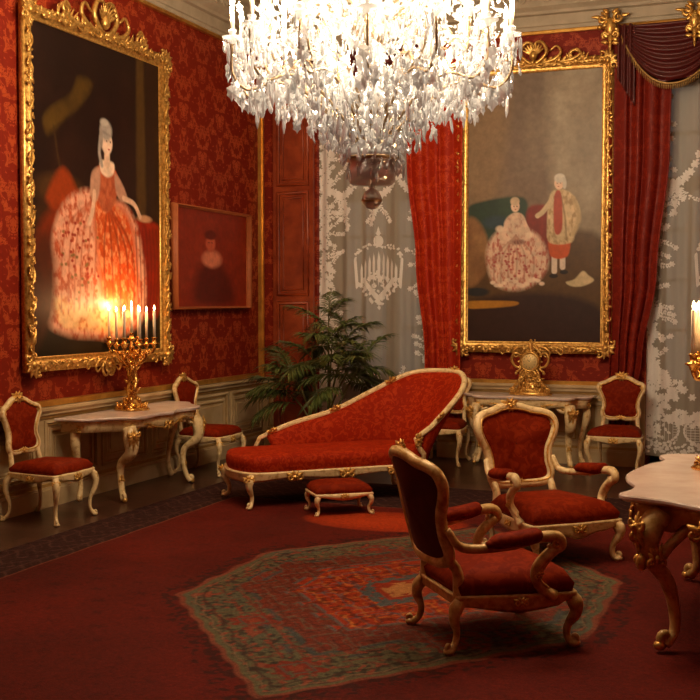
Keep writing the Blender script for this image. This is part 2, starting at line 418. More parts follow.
def art_gown_lady():
    A = Art(230, 310, 1.32, (30, 14, 10))
    n = A.nz(5, 2); A.put(np.clip((n-.45)*2, 0, 1)*.5, (58, 30, 18))
    A.poly([(.80, 0), (.86, 0), (.87, .55), (.80, .55)], (78, 54, 22), .03)
    A.poly([(.88, 0), (1, 0), (1, .5), (.9, .5)], (44, 24, 14), .03)
    A.poly([(.10, .27), (.28, .19), (.34, .13), (.44, .14), (.36, .21), (.22, .28), (.12, .33)], (92, 66, 20), .03, c2=(50, 32, 12), tex=A.nz(20, 5))
    A.stroke([(.16, .3), (.2, .42), (.27, .52)], .006, (60, 40, 18))
    A.ell(.20, .49, .17, .05, (70, 44, 20), .5)
    A.poly([(.14, .47), (.22, .42), (.30, .46), (.34, .54), (.22, .56), (.10, .54)], (150, 56, 18), .03)
    A.poly([(0, .80), (.3, .86), (.62, .84), (1, .80), (1, 1), (0, 1)], (26, 20, 12), .04)
    A.poly([(.0, .58), (.14, .56), (.10, .9), (0, .95)], (54, 30, 14), .04)
    A.poly([(.03, .83), (.05, .62), (.2, .54), (.4, .6), (.45, .9), (.2, .9)], (120, 40, 12), .05)
    # red draped table on the right
    A.poly([(.76, .56), (.98, .56), (1.0, .64), (.99, .86), (.9, .89), (.8, .84), (.78, .68)], (176, 44, 14), .02, c2=(104, 18, 6), tex=A.nz(14, 8))
    # gown
    t = np.clip((A.nz(52, 9)-.45)*4, 0, 1)
    A.poly([(.09, .88), (.11, .72), (.17, .58), (.27, .505), (.40, .475), (.47, .50), (.58, .50), (.69, .505), (.79, .57), (.86, .72), (.85, .88), (.64, .945), (.42, .945), (.22, .93)], (232, 168, 138), .035, c2=(196, 92, 58), tex=t)
    A.poly([(.44, .50), (.60, .50), (.74, .56), (.80, .74), (.76, .87), (.60, .92), (.50, .80), (.46, .64)], (214, 84, 34), .05, c2=(232, 146, 96), tex=t)
    A.poly([(.16, .82), (.38, .84), (.64, .86), (.60, .93), (.38, .92), (.2, .9)], (240, 190, 130), .03, c2=(212, 120, 50), tex=t)
    for x0 in (.20, .25, .29, .33, .38, .43): A.stroke([(.44, .5), (x0+.03, .62), (x0, .86)], .003, (186, 96, 66), .014)
    for x0 in (.52, .58, .64, .70, .75): A.stroke([(.55, .51), (x0, .66), (x0+.01, .88)], .004, (150, 50, 22), .016)
    for k in range(16): A.ell(.20+.034*k, .885+.018*sin(k*1.1), .022, .012, (244, 196, 140), .6)
    for k in range(46): A.ell(A.rs.uniform(.2, .48), A.rs.uniform(.56, .84), .010, .005, (176, 62, 44) if k % 2 else (150, 116, 70), .7)
    A.poly([(.0, .70), (.10, .62), (.16, .70), (.14, .88), (.02, .92)], (92, 36, 16), .06, c2=(48, 22, 12), tex=A.nz(12, 3))
    for k in range(7): A.stroke([(.78+.03*k, .58), (.79+.032*k, .70), (.80+.026*k, .86)], .003, (112, 22, 8), .012)
    A.ell(.86, .545, .06, .012, (206, 150, 110), .6)
    # bodice, arms, head
    A.poly([(.47, .40), (.55, .385), (.62, .40), (.64, .45), (.58, .53), (.50, .53), (.46, .46)], (206, 112, 74), .01, c2=(160, 60, 30), tex=A.nz(40, 4))
    A.poly([(.43, .42), (.49, .40), (.49, .47), (.46, .51), (.42, .49)], (196, 146, 120), .012)
    A.stroke([(.45, .48), (.435, .54), (.41, .58)], .013, (232, 188, 158))
    A.poly([(.61, .41), (.66, .43), (.71, .48), (.67, .50), (.62, .47)], (190, 140, 116), .012)
    A.stroke([(.68, .485), (.77, .50), (.82, .54)], .012, (232, 188, 158))
    A.poly([(.50, .375), (.60, .375), (.60, .41), (.55, .425), (.50, .41)], (240, 206, 178), .01)
    A.stroke([(.55, .33), (.55, .38)], .022, (236, 196, 166))
    A.ell(.55, .315, .043, .036, (242, 206, 180), .2)
    A.ell(.543, .275, .046, .032, (168, 156, 146), .4); A.ell(.53, .25, .03, .012, (190, 178, 166), .6); A.stroke([(.50, .30), (.49, .35), (.51, .39)], .010, (170, 158, 148), .01)
    A.ell(.505, .30, .014, .035, (156, 142, 132), .4)
    A.stroke([(.52, .28), (.545, .285), (.58, .29)], .006, (150, 138, 130))
    A.ell(.548, .308, .005, .003, (60, 34, 26), .6); A.ell(.577, .309, .005, .003, (60, 34, 26), .6)
    A.ell(.565, .334, .009, .003, (180, 70, 56), .6)
    return A
def art_couple():
    A = Art(230, 420, 1.95, (122, 100, 80))
    n = A.nz(4, 12); A.put(np.clip(1-A.y*2.2, 0, 1)*.6, (112, 96, 82))
    A.put(np.clip((n-.4)*2.5, 0, 1)*.4, (140, 122, 98))
    A.poly([(0, 0), (.30, 0), (.26, .4), (.1, .52), (0, .5)], (140, 114, 84), .10)
    A.poly([(.62, 0), (1, 0), (1, .6), (.7, .58)], (166, 152, 128), .12, c2=(128, 110, 88), tex=A.nz(9, 31))  # pale haze of a reflection, painted into the canvas colour
    A.poly([(0, .62), (.5, .60), (1, .62), (1, 1), (0, 1)], (88, 62, 32), .05)
    A.poly([(0, .86), (.3, .82), (.7, .82), (1, .88), (1, 1), (0, 1)], (50, 27, 20), .05)
    A.poly([(.0, .50), (.12, .47), (.42, .46), (.45, .54), (.36, .60), (.1, .62), (0, .60)], (48, 74, 52), .02, c2=(30, 52, 42), tex=A.nz(10, 6))
    A.ell(.22, .55, .10, .025, (44, 66, 74), .5)
    A.poly([(.46, .50), (.66, .50), (.74, .56), (.72, .66), (.56, .70), (.46, .62)], (142, 46, 34), .02, c2=(96, 26, 20), tex=A.nz(16, 6))
    A.poly([(0, .55), (.08, .54), (.16, .62), (.14, .74), (0, .78)], (160, 120, 76), .03, c2=(110, 70, 40), tex=A.nz(14, 7))
    A.ell(.08, .81, .09, .016, (30, 34, 38), .4)
    A.poly([(.0, .845), (.36, .845), (.36, .862), (.12, .872), (0, .87)], (176, 122, 38), .01)
    t = np.clip((A.nz(60, 19)-.45)*4, 0, 1)
    A.poly([(.15, .66), (.20, .60), (.30, .57), (.42, .57), (.53, .60), (.60, .66), (.60, .73), (.50, .785), (.36, .805), (.22, .785), (.17, .74)], (226, 196, 170), .035, c2=(190, 110, 92), tex=t)
    A.poly([(.31, .53), (.37, .515), (.43, .53), (.45, .58), (.40, .61), (.31, .60), (.28, .56)], (222, 196, 170), .01, c2=(196, 150, 130), tex=t)
    A.stroke([(.31, .55), (.28, .60), (.36, .625)], .016, (230, 200, 176)); A.stroke([(.43, .55), (.47, .60), (.41, .62)], .014, (230, 200, 176))
    A.ell(.385, .625, .05, .010, (120, 70, 60), .8)
    for x0 in (.22, .27, .32, .38, .44, .50): A.stroke([(.37, .60), (x0, .68), (x0-.01, .78)], .003, (176, 132, 112), .014)
    for k in range(14): A.ell(.20+.028*k, .775+.012*sin(k), .020, .007, (238, 214, 190), .6)
    for k in range(36): A.ell(A.rs.uniform(.2, .56), A.rs.uniform(.64, .77), .010, .004, (176, 84, 78), .7)
    A.ell(.25, .575, .03, .012, (236, 214, 190), .6); A.ell(.47, .60, .03, .012, (236, 214, 190), .6)
    A.ell(.365, .493, .032, .021, (236, 204, 178), .2); A.ell(.362, .474, .034, .016, (206, 182, 150), .3)
    A.ell(.355, .493, .004, .002, (60, 40, 30), .5); A.ell(.377, .493, .004, .002, (60, 40, 30), .5); A.ell(.366, .504, .007, .002, (180, 80, 66), .5)
    # standing man
    A.stroke([(.655, .66), (.655, .735)], .020, (222, 206, 188)); A.stroke([(.715, .66), (.715, .72)], .020, (222, 206, 188))
    A.poly([(.62, .60), (.76, .60), (.75, .68), (.63, .68)], (198, 84, 34), .01)
    A.ell(.65, .752, .032, .008, (26, 16, 14), .3); A.ell(.725, .738, .03, .008, (26, 16, 14), .3)
    A.poly([(.62, .455), (.70, .435), (.79, .46), (.84, .52), (.80, .58), (.78, .63), (.62, .63), (.60, .56)], (216, 192, 150), .012, c2=(176, 146, 104), tex=t); A.stroke([(.79, .47), (.83, .54), (.79, .60)], .014, (196, 170, 128), .02); A.stroke([(.70, .46), (.73, .54), (.74, .62)], .005, (140, 112, 78), .012)
    A.poly([(.65, .46), (.70, .45), (.71, .58), (.655, .59)], (176, 70, 46), .01)
    A.stroke([(.63, .475), (.57, .515), (.53, .53)], .018, (212, 188, 150))
    A.ell(.685, .413, .035, .023, (232, 196, 168), .2); A.ell(.69, .395, .04, .017, (214, 206, 192), .25); A.ell(.725, .415, .014, .02, (206, 198, 184), .3)
    A.ell(.672, .413, .004, .002, (60, 40, 30), .5); A.ell(.695, .413, .004, .002, (60, 40, 30), .5); A.ell(.68, .425, .007, .002, (170, 80, 66), .5)
    A.poly([(.74, .775), (.80, .765), (.86, .735), (.90, .75), (.94, .77), (.86, .79), (.78, .79)], (206, 188, 148), .01)
    return A
def art_reflection():  # reflected portrait, painted as low-contrast canvas colour
    A = Art(90, 110, 1.25, (138, 38, 15))
    n = A.nz(9, 2); A.put(np.clip((n-.4)*3, 0, 1)*.6, (158, 52, 24))
    A.poly([(.28, .95), (.32, .62), (.5, .52), (.68, .6), (.8, .95)], (96, 20, 9), .12)
    A.ell(.5, .50, .13, .09, (222, 130, 100), .5)
    A.ell(.48, .34, .065, .085, (200, 92, 62), .35); A.ell(.48, .25, .08, .05, (104, 22, 12), .4)
    A.ell(.46, .33, .012, .008, (70, 14, 10), .5); A.ell(.50, .33, .012, .008, (70, 14, 10), .5)
    return A

# ------------------------------------------------------------------ the room
XL, YB, ZC, XR, YF = -5.95, 12.25, 5.35, 2.6, -1.6
DADO = .86; CB = 4.70
mb = MB(); mb.box(((XL+XR)/2, (YF+YB+1)/2, -.05), (XR-XL+.6, YB+1-YF+.6, .1)); struct(mb.build('floor', M['floor']))
mb = MB(); mb.box(((XL+XR)/2, (YF+YB+1)/2, ZC+.05), (XR-XL+.6, YB+1-YF+.6, .1)); struct(mb.build('ceiling', M['ceiling']))
mb = MB(); mb.box((XL-.1, (YF+YB)/2, ZC/2), (.2, YB-YF+.2, ZC)); struct(mb.build('wall_left', M['wall_y']))
mb = MB(); mb.box((XR+.1, (YF+YB)/2, ZC/2), (.2, YB-YF+.2, ZC)); struct(mb.build('wall_right', M['wall_y']))
mb = MB(); mb.box(((XL+XR)/2, YF-.1, ZC/2), (XR-XL+.4, .2, ZC)); struct(mb.build('wall_front', M['wall_x']))
W1 = (-5.22, -3.72); W2 = (-1.42, .15); WT = 4.25; REC = .62
mb = MB()
for x0, x1 in ((XL-.2, W1[0]), (W1[1], W2[0]), (W2[1], XR+.2)):
    mb.box(((x0+x1)/2, YB+REC/2, ZC/2), (x1-x0, REC, ZC))
for w in (W1, W2): mb.box(((w[0]+w[1])/2, YB+REC/2, (WT+ZC)/2), (w[1]-w[0], REC, ZC-WT))
struct(mb.build('wall_back', M['wall_x']))
# windows: frame with casements, transom and glazing bars, glass panes
for i, w in enumerate((W1, W2)):
    y = YB+REC-.06; cx = (w[0]+w[1])/2; ww = w[1]-w[0]
    mb = MB()
    mb.box((w[0]+.07, y, WT/2), (.14, .12, WT)); mb.box((w[1]-.07, y, WT/2), (.14, .12, WT)); mb.box((cx, y, WT/2), (.12, .13, WT))
    mb.box((cx, y, WT-.07), (ww, .12, .14)); mb.box((cx, y, 3.05), (ww, .13, .14)); mb.box((cx, y, .45), (ww, .12, .9))
    for sx in (-1, 1):
        mb.box((cx+sx*ww*.25, y, 2.1), (.035, .06, 2.4))
        for z in (1.45, 2.0, 2.55, 3.6): mb.box((cx+sx*ww*.25, y, z), (ww*.42, .055, .035))
        mb.prof([(cx+sx*ww*.25-.24, y-.06, .15), (cx+sx*ww*.25+.24, y-.06, .15), (cx+sx*ww*.25+.24, y-.06, .75), (cx+sx*ww*.25-.24, y-.06, .75)], [(-.02, 0), (.02, 0), (.01, .02), (-.01, .02)], up=(0, -1, 0), closed=True)
    wo = struct(mb.build('window_%d' % (i+1), M['win']))
    g = MB(); g.box((cx, y+.02, 2.1), (ww, .008, 4.1)); g.build('pane', M['glass'], wo)

# wainscot with raised panels
def wainscot(name, p0, p1, nrm, cuts, end_caps=True):
    p0 = Vector(p0); p1 = Vector(p1); d = (p1-p0).normalized(); L = (p1-p0).length; n = Vector(nrm)
    mb = MB(); mb.smooth = False
    up = Vector((0, 0, 1))
    def slab(a, b, z0, z1, t, mi=0):
        mb.cur = mi
        c = p0+d*((a+b)/2)+n*(t/2); c.z = (z0+z1)/2
        dx = abs(d.x)*(b-a)+abs(n.x)*t; dy = abs(d.y)*(b-a)+abs(n.y)*t
        mb.box(c, (dx, dy, z1-z0)); mb.cur = 0
    slab(0, L, .0, DADO-.02, .02)
    slab(0, L, .15, .17, .045); slab(0, L, .17, .20, .032, 1)
    slab(0, L, DADO-.07, DADO-.03, .05); slab(0, L, DADO-.03, DADO, .075); slab(0, L, DADO-.10, DADO-.075, .032, 1)
    for a, b in cuts:
        z0, z1 = .26, DADO-.14
        for inset, t, w, mi in ((0, .022, .022, 0), (.022, .012, .012, 1), (.07, .014, .018, 0), (.088, .006, .008, 1)):
            q = [p0+d*(a+inset)+up*(z0+inset), p0+d*(b-inset)+up*(z0+inset), p0+d*(b-inset)+up*(z1-inset), p0+d*(a+inset)+up*(z1-inset)]
            q = [x+n*.018 for x in q]; mb.cur = mi
            sgn = 1 if (q[1]-q[0]).cross(n).dot(up) < 0 else -1
            mb.prof(q, [(0, 0), (0, t), (sgn*w, t*.7), (sgn*w, 0)], up=tuple(n), closed=True)
            mb.cur = 0
        slab(a+.12, b-.12, z0+.12, z1-.12, .03)
    return struct(mb.build(name, [M['panel'], M['panel_gold']]))
cutL = [(a+.06, a+.74) for a in np.arange(5.0-YF-5, YB-YF-.7, .8)]
wainscot('trim_1', (XL, YF, 0), (XL, YB, 0), (1, 0, 0), [(YB-YF-.84-.86*k, YB-YF-.10-.86*k) for k in range(12)])
wainscot('trim_2', (XL, YB, 0), (W1[0], YB, 0), (0, -1, 0), [(.1, .64)])
wainscot('trim_3', (W1[1], YB, 0), (W2[0], YB, 0), (0, -1, 0), [(.12, .62), (.72, 1.58), (1.68, 2.18)])
for nm, a, b, n in (('baseboard_left', (XL, YF), (XL, YB), (1, 0)), ('baseboard_back', (W1[1], YB), (W2[0], YB), (0, -1)), ('baseboard_corner', (XL, YB), (W1[0], YB), (0, -1))):
    mb = MB(); c = ((a[0]+b[0])/2+n[0]*.03, (a[1]+b[1])/2+n[1]*.03, .075)
    mb.box(c, (abs(b[0]-a[0])+abs(n[0])*.06, abs(b[1]-a[1])+abs(n[1])*.06, .15)); struct(mb.build(nm, M['panel']))
# gilt fillets round the damask
mb = MB()
mb.box((XL+.02, (YF+YB)/2, DADO+.03), (.05, YB-YF, .05)); mb.box((XL+.022, YB-.055, (DADO+CB)/2), (.044, .075, CB-DADO))
mb.box((XL+.035, YB-.055, (DADO+CB)/2), (.044, .03, CB-DADO))
mb.box(((W1[1]+W2[0])/2, YB-.015, DADO+.02), (W2[0]-W1[1]-.3, .03, .04))
struct(mb.build('trim_4', M['gold_dull']))
# cornice: profile swept round left and back walls (and the unseen ones)
prof = [(0, 0), (.05, 0), (.06, .035), (.075, .045), (.08, .15), (.12, .16), (.13, .19), (.17, .23), (.175, .40), (.22, .42), (.25, .47), (.33, .50), (.36, .56), (.42, .60), (.42, .66), (0, .66)]
mb = MB(); mb.smooth = False
mb.prof([(XR, YF, CB), (XL, YF, CB), (XL, YB, CB), (XR, YB, CB)], [(a, b) for a, b in prof], closed=True)
mb.cur = 1
mb.prof([(XR, YF, CB), (XL, YF, CB), (XL, YB, CB), (XR, YB, CB)], [(0, -.035), (.045, -.035), (.055, -.01), (.045, .004), (0, .004)], closed=True)
struct(mb.build('trim_5', [M['cornice'], M['gold_dull']]))
# cornice relief ornament in the frieze
mb = MB()
def relief(p, d, n, k):
    p = Vector(p); d = Vector(d); n = Vector(n); up = Vector((0, 0, 1))
    for sg in (-1, 1):
        mb.scroll(p+d*(sg*.10), d*sg, up, .055, .012, .9, .011, start=PI, n=5)
        mb.leafblade(p+d*(sg*.03), d*sg*.8+up*.5, n, .09, .018, .1, .5, 5, 3)
        mb.leafblade(p+d*(sg*.16), d*sg+up*.25*(-1)**k, n, .12, .016, .1, .5, 5, 3)
    mb.blob(p, (.03, .03, .04), 6, 4)
for k in range(12): relief((XL+.178, 12.0-.42*k-.25, CB+.315), (0, 1, 0), (1, 0, 0), k)
for k in range(15): relief((XL+.35+.46*k, YB-.178, CB+.315), (1, 0, 0), (0, -1, 0), k)
struct(mb.build('trim_6', M['cornice']))

# added panelled leaf at the corner, in place of a reflected doorway
sh = empty('reflected_door_panel', (W1[0]-.28, YB-.055, 0), 0, 'reflected panelled doorway built as a solid reddish leaf left of the left window', 'reflected_door_and_backing')
mb = MB(); mb.box((0, 0, 2.17), (.52, .04, 4.14)); mb.build('panel', M['reflected_door_and_backing'], sh)  # added leaf standing in for the reflected doorway
for z0, z1 in ((.95, 1.75), (1.85, 3.05), (3.15, 4.05), (.15, .85)):
    mb = MB()
    mb.prof([(-.19, -.02, z0), (.19, -.02, z0), (.19, -.02, z1), (-.19, -.02, z1)], [(-.02, 0), (.02, 0), (.012, .022), (-.012, .022)], up=(0, -1, 0), closed=True)
    mb.prof([(-.13, -.02, z0+.06), (.13, -.02, z0+.06), (.13, -.02, z1-.06), (-.13, -.02, z1-.06)], [(-.012, 0), (.012, 0), (.006, .014), (-.006, .014)], up=(0, -1, 0), closed=True)
    mb.build('reflected_door_moulding', M['reflected_door_and_backing'], sh)

# ------------------------------------------------------------------ rococo picture frames
def picture(loc, rz, W, H, art, nx_unused, label, name='framed_painting', fw=.11, rich=1.0, crest=1.0, mats=None, seed=1):
    rg = random.Random(seed)
    root = empty(name, loc, rz, label, 'painting')
    g = mats or M['gold']
    w, h = W/2, H/2; mb = MB(); y = .03
    rect = [(-w, y, -h), (-w, y, h), (w, y, h), (w, y, -h)]
    pr = [(-fw*.15, 0), (-fw*.15, .03), (-fw*.02, .04), (fw*.12, .030), (fw*.3, .045), (fw*.5, .085), (fw*.68, .075), (fw*.8, .05), (fw, .045), (fw, 0)]
    # up=(0,1,0): outward is d x up
    mb.prof(rect, [(-a if False else a, b) for a, b in pr], up=(0, 1, 0), closed=True)
    fr = mb.build('frame', g, root)
    # canvas and backing
    def fn(gx, gy):
        return np.stack([w-gx*2*w, np.full_like(gx, .045), h-gy*2*h], -1)
    grid_surface(W, H, art.nx, art.ny, art.a, fn, 'canvas', M['canvas'], root)
    bk = MB(); bk.box((0, .018, 0), (W+fw, .034, H+fw)); bk.build('backing_board', M['reflected_door_and_backing'], root)
    if not rich: return root
    cv = MB(); Y = V(0, 1, 0)
    corners = [V(-w, 0, -h), V(-w, 0, h), V(w, 0, h), V(w, 0, -h)]
    for i in range(4):
        a, b = corners[i], corners[(i+1) % 4]; d = (b-a).normalized(); L = (b-a).length; o = d.cross(Y)
        k = int(L/.075)
        for j in range(k):
            t = (j+.5)/k*L; p = a+d*t+o*(fw*.5)+Y*.105
            sg = 1 if t < L/2 else -1
            cv.leafblade(p, d*sg*.7+o*rg.uniform(-.7, .9), Y, rg.uniform(.05, .08), rg.uniform(.018, .027), rg.uniform(.0, .15), .6, 6, 3)
            if j % 2: cv.leafblade(p+o*.01, d*-sg*.6+o*1, Y, rg.uniform(.04, .06), .018, .1, .6, 6, 3)
            if j % 3 == 0: cv.scroll(p+o*rg.uniform(-.02, .03), d*sg, o, .032, .010, .8, .010, rg.uniform(0, 6), 5)
            if j % 2 == 0: cv.blob(p-o*.02, rg.uniform(.010, .017), 6, 4)
        # inner garland twisting round the rail
        P = [a+d*(t*L)+o*(fw*.42+.022*sin(t*L*26))+Y*(.10+.012*cos(t*L*26)) for t in [q/(k*3) for q in range(k*3+1)]]
        cv.tube(P, .011, 5, raw=True)
    # corners
    for c in corners:
        o = V(c.x, 0, c.z).normalized(); o = V(1 if c.x > 0 else -1, 0, 1 if c.z > 0 else -1).normalized()
        p = c+o*(fw*.6)+Y*.10
        for q in range(9):
            an = -1.2+2.4*q/8; dd = V(o.x*cos(an)-o.z*sin(an), 0, o.x*sin(an)+o.z*cos(an))
            cv.leafblade(p, dd, Y, .085+.03*(q % 2), .026, .1, .6, 6, 4)
        cv.blob(p, (.04, .035, .04), 8, 6)
        for sg in (-1, 1):
            t = V(-o.z*sg, 0, o.x*sg)
            cv.scroll(p+t*.08, t, o, .045, .014, 1.0, .014, 0, 6)
    # bottom cartouche and crest
    def cart(z, up, sz, big):
        U = V(0, 0, up)
        base = V(0, .11, z)
        for sg in (-1, 1):
            X = V(sg, 0, 0)
            cv.tube([base+X*.02*sz, base+X*.10*sz+U*.05*sz, base+X*.16*sz+U*.14*sz, base+X*.10*sz+U*.25*sz, base+X*.02*sz+U*.24*sz, base+X*.03*sz+U*.17*sz], [.018*sz, .022*sz, .024*sz, .02*sz, .014*sz, .01*sz], 7, 4)
            cv.tube([base+X*.10*sz, base+X*.24*sz+U*.03*sz, base+X*.33*sz+U*.11*sz, base+X*.28*sz+U*.19*sz, base+X*.20*sz+U*.14*sz], [.02*sz, .022*sz, .018*sz, .014*sz, .01*sz], 7, 4)
            cv.tube([base+X*.30*sz, base+X*.46*sz+U*.02*sz, base+X*.56*sz+U*.08*sz, base+X*.52*sz+U*.14*sz, base+X*.46*sz+U*.10*sz], [.018*sz, .018*sz, .014*sz, .012*sz, .008*sz], 7, 4)
            for q in range(10):
                xx = (.05+.06*q)*sz
                cv.leafblade(base+X*xx, X*.6+U*rg.uniform(.3, 1.2), Y, rg.uniform(.06, .09)*sz, .025*sz, .1, .5, 6, 4)
            for q in range(5):
                an = q/4*1.1
                cv.leafblade(base+U*.10*sz, X*sin(an)+U*cos(an), Y, .15*sz, .022*sz, .25, .4, 5, 4)
        cv.blob(base+U*.10*sz, (.05*sz, .04, .06*sz), 8, 6)
    cart(h+fw*.6, 1, 1.0*crest, True); cart(-h-fw*.3, -1, .62, False)
    # scroll groups half way along the top
    for sg in (-1, 1):
        base = V(sg*w*.58, .10, h+fw*.6)
        cv.scroll(base+V(0, 0, .05), (sg, 0, 0), (0, 0, 1), .10*crest, .03, .85, .017, -.6, 6)
        for q in range(6): cv.leafblade(base+V(rg.uniform(-.12, .12), 0, 0), V(rg.uniform(-.8, .8), 0, 1), Y, .10*crest, .018, .3, .45, 5, 4)
    cv.build('carving', g, fr)
    return root
picture((XL+.0, 8.80, 2.70), R(-90), 2.07, 2.84, art_gown_lady(), 0, 'large gilt-framed portrait of a lady in a wide pink gown on the left wall', seed=3, crest=1.15)
picture((-2.63, YB, 2.79), R(180), 1.50, 2.96, art_couple(), 0, 'tall gilt-framed painting of a seated woman and standing man between the windows', seed=5, crest=.9)
picture((XL, 10.92, 2.23), R(-90), 1.66, 1.04, art_reflection(), 0, 'reflected portrait built as a faint reddish framed picture right of the lady portrait', fw=.028, rich=0, mats=simple('thin reflected frame', (.46, .12, .032), .6), seed=8)  # added picture in place of a portrait reflected in glass

# ------------------------------------------------------------------ furniture
SGN = (-1, 1)
def cab_leg(mb, top, foot, out, r=.03, rel=1.0):
    """cabriole leg from top to foot bulging towards out (unit xy)"""
    t = Vector(top); f = Vector(foot); o = Vector((out[0], out[1], 0)); h = t.z
    P = [t, t*.86+f*.14+o*.030*rel, t*.66+f*.34+o*.030*rel, t*.40+f*.60-o*.012*rel, t*.18+f*.82-o*.016*rel, t*.06+f*.94+o*.012*rel, V(f.x, f.y, r*.55)+o*.022*rel]
    mb.tube(P, [r*1.05, r*1.25, r*.95, r*.62, r*.58, r*.75, r*.8], 8, 4)
    q = P[-1]; mb.blob(q, (r*.95, r*.95, r*.6), 8, 5)
    mb.scroll(q+V(0, 0, r*.75), o, (0, 0, 1), r*.62, r*.18, .9, r*.32, -PI/2, 6)
def gold_leaf_cluster(mb, p, nrm, side, up, s):
    mb.marks.append((len(mb.v), len(mb.f)))
    s *= .9
    p = Vector(p); nrm = Vector(nrm).normalized(); side = Vector(side).normalized(); up = Vector(up).normalized()
    for sg in SGN:
        mb.scroll(p+side*(sg*.030*s), side*sg, up, .020*s, .006*s, .9, .0065*s, 2.6, 5)
        mb.leafblade(p+side*(sg*.006*s), side*sg+up*.55, nrm, .052*s, .014*s, -.12, .6, 6, 3)
        mb.leafblade(p, side*sg*.45+up, nrm, .042*s, .013*s, .02, .6, 6, 3)
        mb.leafblade(p, side*sg*.6-up*.8, nrm, .026*s, .011*s, .05, .6, 6, 3)
    mb.blob(p, .014*s, 7, 5)
def acanthus(mb, p, nrm, side, up, s):
    """upright carved knee leaf with a scroll at its root"""
    mb.marks.append((len(mb.v), len(mb.f)))
    p = Vector(p); nrm = Vector(nrm).normalized(); side = Vector(side).normalized(); up = Vector(up).normalized()
    for a, l in ((-.75, .05), (-.38, .075), (0, .095), (.38, .075), (.75, .05)):
        mb.leafblade(p-up*.01*s, side*sin(a)+up*cos(a), nrm, l*s, .014*s, -.10, .65, 6, 4)
    for sg in SGN: mb.scroll(p+side*(sg*.022*s)-up*.012*s, side*sg, up, .018*s, .006*s, 1.0, .007*s, -1.0, 6)
    mb.blob(p+nrm*.004, (.014*s, .014*s, .02*s), 7, 5)
def cushion(outline, z0, h, crown=.35, rings=7, dent=0):
    """domed pad over a closed outline of (x,y)"""
    mb = MB(); n = len(outline); cx = sum(p[0] for p in outline)/n; cy = sum(p[1] for p in outline)/n
    R_ = [[V(cx+(x-cx)*.97, cy+(y-cy)*.97, z0) for x, y in outline], [V(cx+(x-cx)*1.0, cy+(y-cy)*1.0, z0+h*.3) for x, y in outline]]
    for i in range(1, rings+1):
        t = i/rings; k = 1-t**1.0*.98; zz = z0+h*(.3+.7*math.sqrt(max(0, 1-k**2.6))*1.0)
        R_.append([V(cx+(x-cx)*k, cy+(y-cy)*k, zz) for x, y in outline])
    mb.ring_loft(R_); return mb
